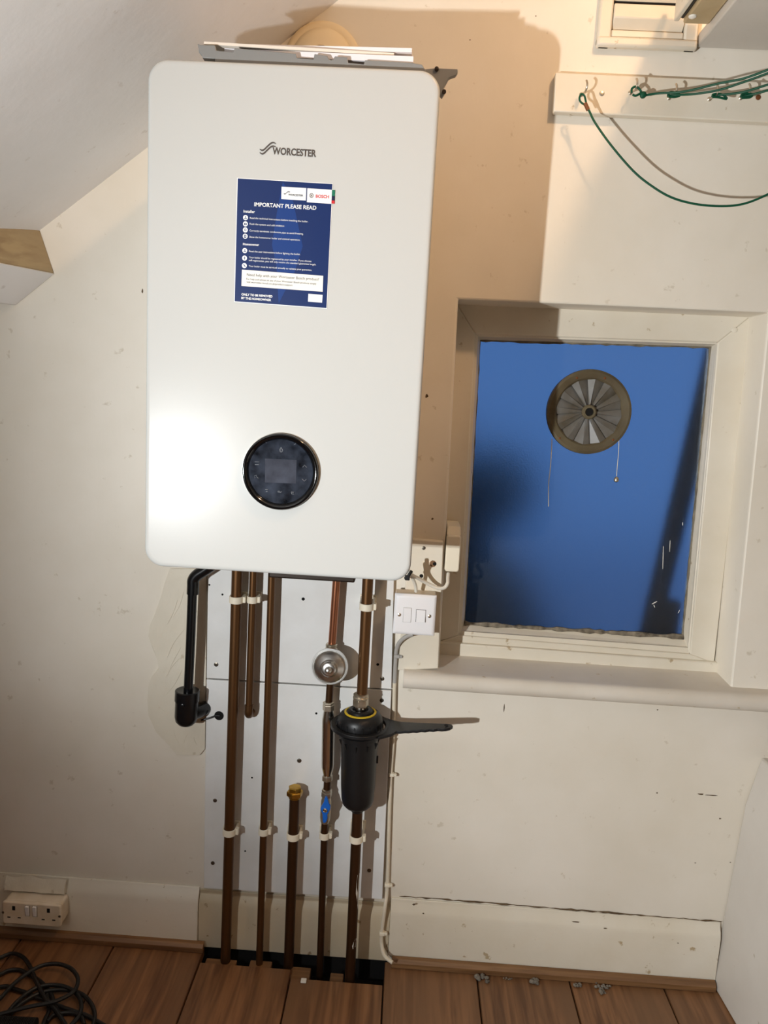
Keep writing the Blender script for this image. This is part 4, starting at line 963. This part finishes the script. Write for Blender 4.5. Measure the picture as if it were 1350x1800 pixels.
for px, py, Y, r_, lb in ((418, 1053.5, Y1, R22, 'cream clip on the leftmost thick pipe, upper row'), (446, 1053.5, Y1, R15, 'cream clip on the short bent pipe, upper row'), (647, 1066, Y6, R22, 'cream clip on the thick pipe above the black filter'),
                      (406, 1461, Y1, R22, 'leftmost cream clip in the lower row, on the thick pipe'), (464.5, 1461, Y1, R15, 'second clip from the left in the lower row'), (518.5, 1468.5, Y1, R22, 'cream clip holding the brass capped stub'),
                      (573, 1468, Y1, R15, 'cream clip just under the blue handled valve'), (629, 1473, Y6, R22, 'rightmost cream clip in the lower row, under the filter')):
    # follow the pipe itself
    pipe_clip({418: 415.3, 446: 443.8, 647: 644.3, 406: 403.2, 464.5: 463.3, 518.5: 515.5, 573: 570.2, 629: 626.3}[px], py, Y, r_, lb)

# black condensate drain
Yc = -0.052
t = thing('drain_pipe', at(329, 1270, Yc), 'black plastic drain pipe with elbow and wide end fitting beside the board', 'drain pipe')
Zk = lambda x, y, Y=Yc: at(240 + x / 5.294, 960 + y / 5.294, Y)
MB().tube([Zk(520, 420), Zk(502, 900), Zk(480, 1370)], 0.0097, 20).build('pipe', 'black_pipe', t)
MB().tube(spline([Zk(523, 445), Zk(526, 370), Zk(530, 312), Zk(565, 268), Zk(620, 232), Zk(720, 165)], 5), 0.0124, 20).build('elbow', 'black_pipe', t)
e1 = Zk(474, 1345); e2 = Zk(462, 1600); ax = (e1 - e2).normalized(); Ln = (e1 - e2).length
MB().lathe(e2 - ax * 0.016, ax, [(0.006, 0), (0.016, 0.003), (0.0222, 0.010), (0.0243, 0.020), (0.0243, 0.055), (0.0258, 0.056), (0.0258, Ln + 0.016), (0.0235, Ln + 0.0175), (0.0115, Ln + 0.0165)], 36).build('end_fitting', 'black_pipe', t, angle=30)
MB().tube([e2 + Vector((0.006, 0, 0.010)), e2 + Vector((0.02, 0.02, 0.008)), e2 + Vector((0.028, 0.044, 0.006))], 0.0155, 20).build('wall_outlet', 'black_pipe', t)
bp = Zk(425, 1490, Yc - 0.025); MB().lathe((bp.x, Yc - 0.0235, bp.z), AX, [(0.005, 0), (0.0048, 0.0022), (0.003, 0.0028)], 16).build('moulding_mark', 'black_pipe', t)
wp = [Zk(600, 1620, -0.02), Zk(680, 1600, -0.018), Zk(735, 1580, -0.014), Zk(775, 1580, -0.0125)]
tag(MB().tube(spline(wp, 4), 0.0022, 8).build('thin_black_lead', 'black_rubber'), 'thin black lead running into the round hole in the board', 'cable')

# ------------------------------------------------------------------ spur switch, cables, window jamb box
Zf = lambda x, y, Y: at(660 + x / 5, 900 + y / 5, Y)
a = Zf(320, 235, -0.018); bq = [Zf(300, 235, -0.018), Zf(598, 262, -0.018), Zf(552, 1378, -0.018), Zf(196, 1392, -0.018)]
q = [(p_.x, p_.z) for p_ in bq]
t = thing('timber_packer', (q[0][0], 0, q[2][1]), 'cream painted timber packer board behind the white spur switch', 'board')
MB().slab(q, -0.018, -0.0005).build('board_face', 'old_gloss', t, bevel=0.002)
for x, y, r_, m_ in ((424, 316, 0.0040, 'screw'), (520, 455, 0.0038, 'gap_black'), (403, 562, 0.004, 'gap_black')):
    p_ = Zf(x, y, -0.018); MB().lathe((p_.x, -0.0175, p_.z), AX, [(r_, 0), (r_, 0.0012), (r_ * 0.5, 0.0016)], 14).build('fixing', m_, t)
p_ = Zf(505, 455, -0.018); MB().lathe((p_.x, -0.0178, p_.z), AX, [(0.0075, 0), (0.007, 0.0006)], 9).build('bare_patch', 'trim_wood', t)
FYF = -0.064
fc = [Zf(166, 722, FYF), Zf(534, 740, FYF), Zf(519, 1090, FYF), Zf(159, 1076, FYF)]
cx = sum(p_.x for p_ in fc) / 4; cz = sum(p_.z for p_ in fc) / 4; hw = 0.043
t = thing('spur_switch', (cx, -0.02, cz - hw), 'white fused spur switch with rocker beside the boiler corner', 'switch')
MB().box((cx - hw + 0.001, FYF + 0.009, cz - hw + 0.001), (cx + hw - 0.001, -0.0185, cz + hw - 0.001)).build('back_box', 'socket_cream', t, bevel=0.003)
b = MB(); fr = []
for d, y in ((0, FYF + 0.009), (0, FYF + 0.005), (0.004, FYF + 0.001), (0.009, FYF)):
    fr += [(cx + x * (hw - d), y, cz + z * (hw - d)) for x, z in ((-1, -1), (1, -1), (1, 1), (-1, 1))]
b.add(fr, [(0, 1, 2, 3), (12, 13, 14, 15)] + [(4 * k + i, 4 * k + (i + 1) % 4, 4 * k + 4 + (i + 1) % 4, 4 * k + 4 + i) for k in range(3) for i in range(4)])
FPt = b.build('faceplate', 'white_plastic', t, bevel=0.001)
def frect(x0, y0, x1, y1, y_front, name, m_, par, bev=0.0005):
    A = Zf(x0, y0, FYF); C = Zf(x1, y1, FYF)
    return MB().box((A.x, y_front, C.z), (C.x, FYF + 0.001, A.z)).build(name, m_, par, bevel=bev)
frect(246, 838, 312, 972, FYF - 0.0004, 'fuse_surround', 'cable_grey', FPt); frect(249, 841, 309, 969, FYF - 0.0016, 'fuse_holder', 'white_plastic', FPt)
frect(358, 855, 438, 972, FYF - 0.0004, 'switch_surround', 'print_grey', FPt)
A = Zf(362, 858, FYF); C = Zf(434, 967, FYF)
MB().hexa([(A.x, FYF - 0.0045, C.z), (C.x, FYF - 0.0045, C.z), (C.x, FYF + 0.001, C.z), (A.x, FYF + 0.001, C.z), (A.x, FYF - 0.0012, A.z), (C.x, FYF - 0.0012, A.z), (C.x, FYF + 0.001, A.z), (A.x, FYF + 0.001, A.z)]).build('rocker', 'white_plastic', FPt, bevel=0.0004)
for x, y in ((210, 903), (475, 916)):
    p_ = Zf(x, y, FYF); MB().lathe((p_.x, FYF + 0.0005, p_.z), AX, [(0.0036, 0), (0.0036, 0.001), (0.002, 0.0018)], 14).build('screw', 'nickel', FPt)

j = [Zf(622, 180, 0.0), Zf(752, 195, 0.0), Zf(748, 520, 0.0), Zf(628, 528, 0.0)]
jx0, jx1, jz0, jz1 = j[0].x + 0.001, j[1].x, j[2].z, j[0].z + 0.012
t = thing('jamb_box', (jx0, 0.05, jz0), 'cream painted plastic box with rounded end on the window jamb', 'box')
pts = [(x, 0, z) for x, z in rrect(jx0, jx1, jz0, jz1 - 0.016, 0.006, 5)]
MB().prism([Vector((x, -0.012, z)) for x, y, z in pts], (0, 0.100, 0)).build('cover', 'clip_cream', t, bevel=0.0025)
MB().hexa([(jx0, 0.0, jz1 - 0.018), (jx1, 0.0, jz1 - 0.018), (jx1, 0.088, jz1 - 0.018), (jx0, 0.088, jz1 - 0.018), (jx0 + 0.001, 0.012, jz1), (jx1 - 0.001, 0.012, jz1), (jx1 - 0.001, 0.088, jz1), (jx0 + 0.001, 0.088, jz1)]).build('top_wedge', 'clip_cream', t, bevel=0.002)

def cable(name, pts, r, m_, label, k=6, cat='cable'):
    return tag(MB().tube(spline(pts, k), r, 10).build(name, m_), label, cat)
cable('flex_cable', [Zf(270, 470, -0.10), Zf(310, 545, -0.085), Zf(390, 590, -0.06), Zf(470, 635, -0.045), Zf(550, 668, -0.038), Zf(605, 665, -0.034), Zf(634, 625, -0.028), Zf(636, 585, -0.015), Zf(640, 540, -0.004)], 0.0038, 'cable_white', 'white flex looping from the boiler to the window jamb box')
cable('flex_cable', [Zf(275, 500, -0.09), Zf(320, 575, -0.075), Zf(345, 625, -0.060), Zf(355, 670, -0.050), Zf(356, 700, -0.046)], 0.0035, 'cable_white', 'white flex dropping from the boiler into the spur switch')
t = thing('cable_tie', Zf(280, 575, -0.09), 'black cable tie around the white flexes under the boiler corner', 'cable tie')
MB().tube(spline([Zf(318, 520, -0.094), Zf(300, 545, -0.098), Zf(280, 575, -0.096), Zf(262, 580, -0.092)], 4), 0.0032, 8).build('strap', 'black_plastic', t)
kq = Zf(280, 578, -0.098); MB().box(kq + Vector((-0.005, -0.003, -0.005)), kq + Vector((0.005, 0.004, 0.005))).build('tie_head', 'black_plastic', t, bevel=0.0015)
Yk = -0.010
g = cable('grey_cable', [Zf(330, 1075, -0.036), Zf(270, 1095, -0.032), Zf(215, 1140, -0.026), Zf(188, 1200, -0.018), Zf(180, 1260, -0.0145), Zf(172, 1400, -0.0085), Zf(168, 1500, -0.0075)], 0.0044, 'cable_grey', 'grey cable curving down from the spur switch')
pc_ = [Zf(168, 1490, -0.0075), (at(691, 1300, -0.007)), at(687, 1360, -0.007), at(684, 1450, -0.007), at(681, 1555, -0.007), at(676, 1600, -0.022), at(671, 1640, -0.022), at(671, 1660, -0.024), at(676, 1680, -0.040), at(690, 1692, -0.052)]
cable('painted_cable', pc_, 0.0042, 'cable_painted', 'cream painted cable running down the wall to the floor')
for px, py, Y, m_, lb in ((698, 1153, -0.017, 'cable_grey', 'grey cable clip just below the spur switch'), (688, 1361, -0.008, 'clip_cream', 'painted cable clip in the shadow of the filter'), (681, 1555, -0.008, 'clip_cream', 'cable clip just above the skirting board'), (672, 1640, -0.022, 'clip_cream', 'cable clip on the skirting board near the floor')):
    c_ = at(px, py, Y)
    t = thing('cable_clip', (c_.x, Y, c_.z - 0.004), lb, 'cable clip', 'cable clips')
    MB().box((c_.x - 0.0065, Y - 0.0065, c_.z - 0.004), (c_.x + 0.0065, Y + 0.006, c_.z + 0.004)).build('saddle', m_, t, bevel=0.002)
    MB().lathe((c_.x + 0.0085, Y + 0.002, c_.z), AX, [(0.0035, 0), (0.0035, 0.006), (0.002, 0.0075)], 10).build('nail', m_, t)

# ------------------------------------------------------------------ double socket
Zo = lambda x, y, Y: at(x / 8.4375, 1540 + y / 8.4375, Y)
SY = -0.062
A = Zo(45, 380, SY); B_ = Zo(897, 432, SY); C = Zo(882, 770, SY); D_ = Zo(40, 704, SY)
sx0, sx1 = (A.x + D_.x) / 2 - 0.002, (B_.x + C.x) / 2 + 0.002; sz0, sz1 = (C.z + D_.z) / 2, (A.z + B_.z) / 2
t = thing('double_socket', ((sx0 + sx1) / 2, -0.02, sz0), 'double wall socket with two rocker switches on the left skirting', 'socket')
MB().slab(rrect(sx0 + 0.001, sx1 - 0.001, sz0 + 0.001, sz1 - 0.001, 0.008, 4), SY + 0.008, -0.019).build('back_box', 'socket_cream', t, bevel=0.003)
FPs = MB().slab(rrect(sx0, sx1, sz0, sz1, 0.007, 4), SY, SY + 0.0085).build('faceplate', 'socket_cream', t, bevel=0.003)
def orect(x0, y0, x1, y1, yf, name, m_, bev=0.0):
    a = Zo(x0, y0, SY); c = Zo(x1, y1, SY)
    return MB().box((a.x, yf, c.z), (c.x, SY + 0.001, a.z)).build(name, m_, FPs, bevel=bev)
for x0, y0, x1, y1 in ((180, 442, 226, 508), (695, 480, 740, 546), (110, 598, 156, 618), (262, 608, 308, 628), (618, 634, 664, 654), (775, 644, 821, 664)):
    orect(x0, y0, x1, y1, SY - 0.0003, 'pin_slot', 'gap_black')
for x0, y0, x1, y1 in ((380, 440, 436, 590), (490, 446, 546, 600)):
    orect(x0 - 8, y0 - 4, x1 + 8, y1 + 6, SY - 0.0003, 'switch_surround', 'print_grey')
    a = Zo(x0, y0, SY); c = Zo(x1, y1, SY)
    MB().hexa([(a.x, SY - 0.0010, c.z), (c.x, SY - 0.0010, c.z), (c.x, SY + 0.001, c.z), (a.x, SY + 0.001, c.z), (a.x, SY - 0.0045, a.z), (c.x, SY - 0.0045, a.z), (c.x, SY + 0.001, a.z), (a.x, SY + 0.001, a.z)]).build('rocker', 'white_plastic', FPs, bevel=0.0005)
for x, y in ((45, 538), (882, 598)):
    p_ = Zo(x, y, SY); MB().lathe((p_.x, SY + 0.0005, p_.z), AX, [(0.0028, 0), (0.0028, 0.001), (0.0012, 0.0014)], 12).build('screw', 'screw', FPs)
# lump of painted filler above the socket
la, lb_ = Zo(100, 90, -0.018), Zo(985, 250, -0.018)
b = MB(); vs = []; NXX = 16
for i in range(NXX + 1):
    u = i / NXX; x = la.x + (lb_.x - la.x) * u
    h = 0.013 + 0.006 * noise.noise(Vector((u * 4, 0, 9)))
    for y, z in ((-0.018, sz1 + 0.020 + h), (-0.027 - 0.004 * noise.noise(Vector((u * 6, 3, 1))), sz1 + 0.012 + h * 0.5), (-0.029 - 0.004 * noise.noise(Vector((u * 7, 5, 2))), sz1 + 0.003), (-0.018, sz1 + 0.002)):
        vs.append((x, y, z))
b.add(vs, [(4 * i + k, 4 * i + (k + 1) % 4, 4 * i + 4 + (k + 1) % 4, 4 * i + 4 + k) for i in range(NXX) for k in range(4)] + [(0, 1, 2, 3), tuple(4 * NXX + k for k in (3, 2, 1, 0))])
tag(b.build('filler_lump', 'patch_plaster'), 'lumpy painted filler along the top of the double socket', 'filler')

# ------------------------------------------------------------------ on the floor
def Zc(x, y, z): return atz(x / 6.75, 1660 + y / 6.75, z)
t = thing('black_cable_coil', Zc(500, 700, 0), 'loosely coiled black cable on the floorboards at lower left', 'cable')
loops = [([(-200, 260), (0, 160), (150, 108), (280, 160), (370, 290), (420, 420), (500, 580), (560, 680), (640, 760), (760, 930), (860, 1100)], 0.006, 0.016),
         ([(-150, 760), (0, 640), (150, 480), (330, 340), (500, 252), (680, 232), (830, 280), (920, 390), (910, 500), (850, 580), (700, 660), (560, 700), (350, 740), (130, 795), (-150, 870)], 0.012, 0.022),
         ([(-150, 430), (0, 360), (100, 312), (220, 302), (310, 340), (450, 420), (540, 500), (600, 580), (640, 690), (690, 800), (770, 960), (850, 1120)], 0.005, 0.005),
         ([(-150, 500), (0, 505), (90, 500), (200, 540), (330, 580), (430, 630), (560, 670), (720, 740), (900, 800), (1040, 850), (1230, 960), (1400, 1050)], 0.005, 0.006),
         ([(80, 830), (130, 760), (200, 680), (320, 580), (450, 512), (600, 482), (760, 500), (880, 560), (950, 650), (965, 760), (930, 860), (840, 960)], 0.008, 0.014),
         ([(120, 840), (200, 745), (300, 670), (450, 590), (600, 547), (760, 540), (900, 562), (1010, 620), (1090, 720), (1125, 830), (1110, 940), (1050, 1080)], 0.006, 0.010),
         ([(500, 980), (540, 880), (580, 780), (560, 640), (570, 570)], 0.005, 0.006), ([(560, 920), (620, 850), (700, 825), (850, 815), (960, 860), (1000, 960)], 0.005, 0.005)]
for L_, z0, z1 in loops:
    k_ = len(L_)
    MB().tube(spline([Zc(x, y, z0 + (z1 - z0) * math.sin(PI * i / (k_ - 1))) for i, (x, y) in enumerate(L_)], 6), 0.0043, 9).build('cable_loop', 'black_rubber', t)
# ribbed hose end at the very corner
h0, h1 = Zc(-180, 960, 0.018), Zc(420, 990, 0.018)
pth = [h0.lerp(h1, k / 90) for k in range(91)]
tag(MB().tube(pth, [0.0175 if k % 3 else 0.0155 for k in range(91)], 18).build('ribbed_hose', 'black_rubber'), 'black ribbed hose at the bottom left corner of the floor', 'hose')
# fluff and rubble along the beading
def clump(px, py, w_, h_, label, seed, ang=0):
    c = atz(px, py, 0.0); b = MB(); random.seed(seed); c.y = min(c.y, -0.036 - h_); w_ *= 1.25; h_ *= 1.25
    for k in range(14):
        u = random.uniform(-1, 1); v_ = random.uniform(-1, 1); r_ = random.uniform(0.25, 0.5) * h_
        x = c.x + u * w_ * math.cos(ang) - v_ * h_ * math.sin(ang) * 0.6; y = c.y + u * w_ * math.sin(ang) + v_ * h_ * math.cos(ang) * 0.6
        b.lathe((x, y, 0.0003), (random.uniform(-.4, .4), random.uniform(-.4, .4), 1), [(r_ * 0.5, 0), (r_, r_ * 0.5), (r_ * 0.8, r_ * 1.1), (r_ * 0.2, r_ * 1.5)], 7, random.random())
    return tag(b.build('dust_clump', 'dust', smooth=False), label, 'dust', 'dust clumps')
clump(845, 1693, 0.012, 0.010, 'grey dust clump against the beading, leftmost on the right side', 1)
clump(936, 1708, 0.006, 0.009, 'small grey dust clump just right of the leftmost one', 2, 1.2)
clump(1054, 1740, 0.014, 0.007, 'elongated grey dust clump lying out on the boards', 3, -1.2)
clump(1009, 1712, 0.006, 0.006, 'tiny grey fluff at the end of a board joint', 4)
clump(1058, 1713, 0.008, 0.006, 'grey fluff against the beading above the elongated clump', 5)
clump(890, 1708, 0.008, 0.003, 'thin dark crumb between two dust clumps', 6)
c_ = atz(540, 1691, 0.0); c_.y = min(c_.y, -0.092)
tag(MB().box((c_.x - 0.006, c_.y - 0.006, 0.0003), (c_.x + 0.006, c_.y + 0.006, 0.004)).build('white_scrap', 'print_cream', bevel=0.001), 'small white square scrap on the floorboard edge', 'scrap')

# ------------------------------------------------------------------ lamps of the room (out of view)
t = thing('work_light', LAMP + Vector((0, -0.06, -0.10)), 'LED work light standing to the left of the viewpoint', 'work light')
Lx, Ly, Lz = LAMP
MB().box((Lx - 0.16, Ly - 0.05, Lz - 0.06), (Lx + 0.10, Ly - 0.012, Lz + 0.09)).build('housing', 'black_plastic', t, bevel=0.004)
MB().box((Lx - 0.16, Ly - 0.012, Lz - 0.06), (Lx + 0.014, Ly + 0.050, Lz + 0.0)).build('cutoff_lip', 'black_plastic', t)  # unseen lip, added and shaped to cut the light low on the left
for dx, dy in ((-0.25, 0.1), (0.12, 0.12), (-0.05, -0.28)):
    MB().tube([(Lx - 0.03, Ly - 0.03, Lz - 0.06), (Lx + dx, Ly - 0.05 + dy, 0.002)], 0.009, 10).build('leg', 'black_plastic', t)
t = thing('ceiling_bulb', BULB + Vector((0, 0, 0.12)), 'warm ceiling bulb out of view above the window side', 'lamp')
MB().tube([BULB + Vector((0, 0, 0.10)), (BULB.x, BULB.y, ZT)], 0.012, 10).build('pendant', 'white_plastic', t)
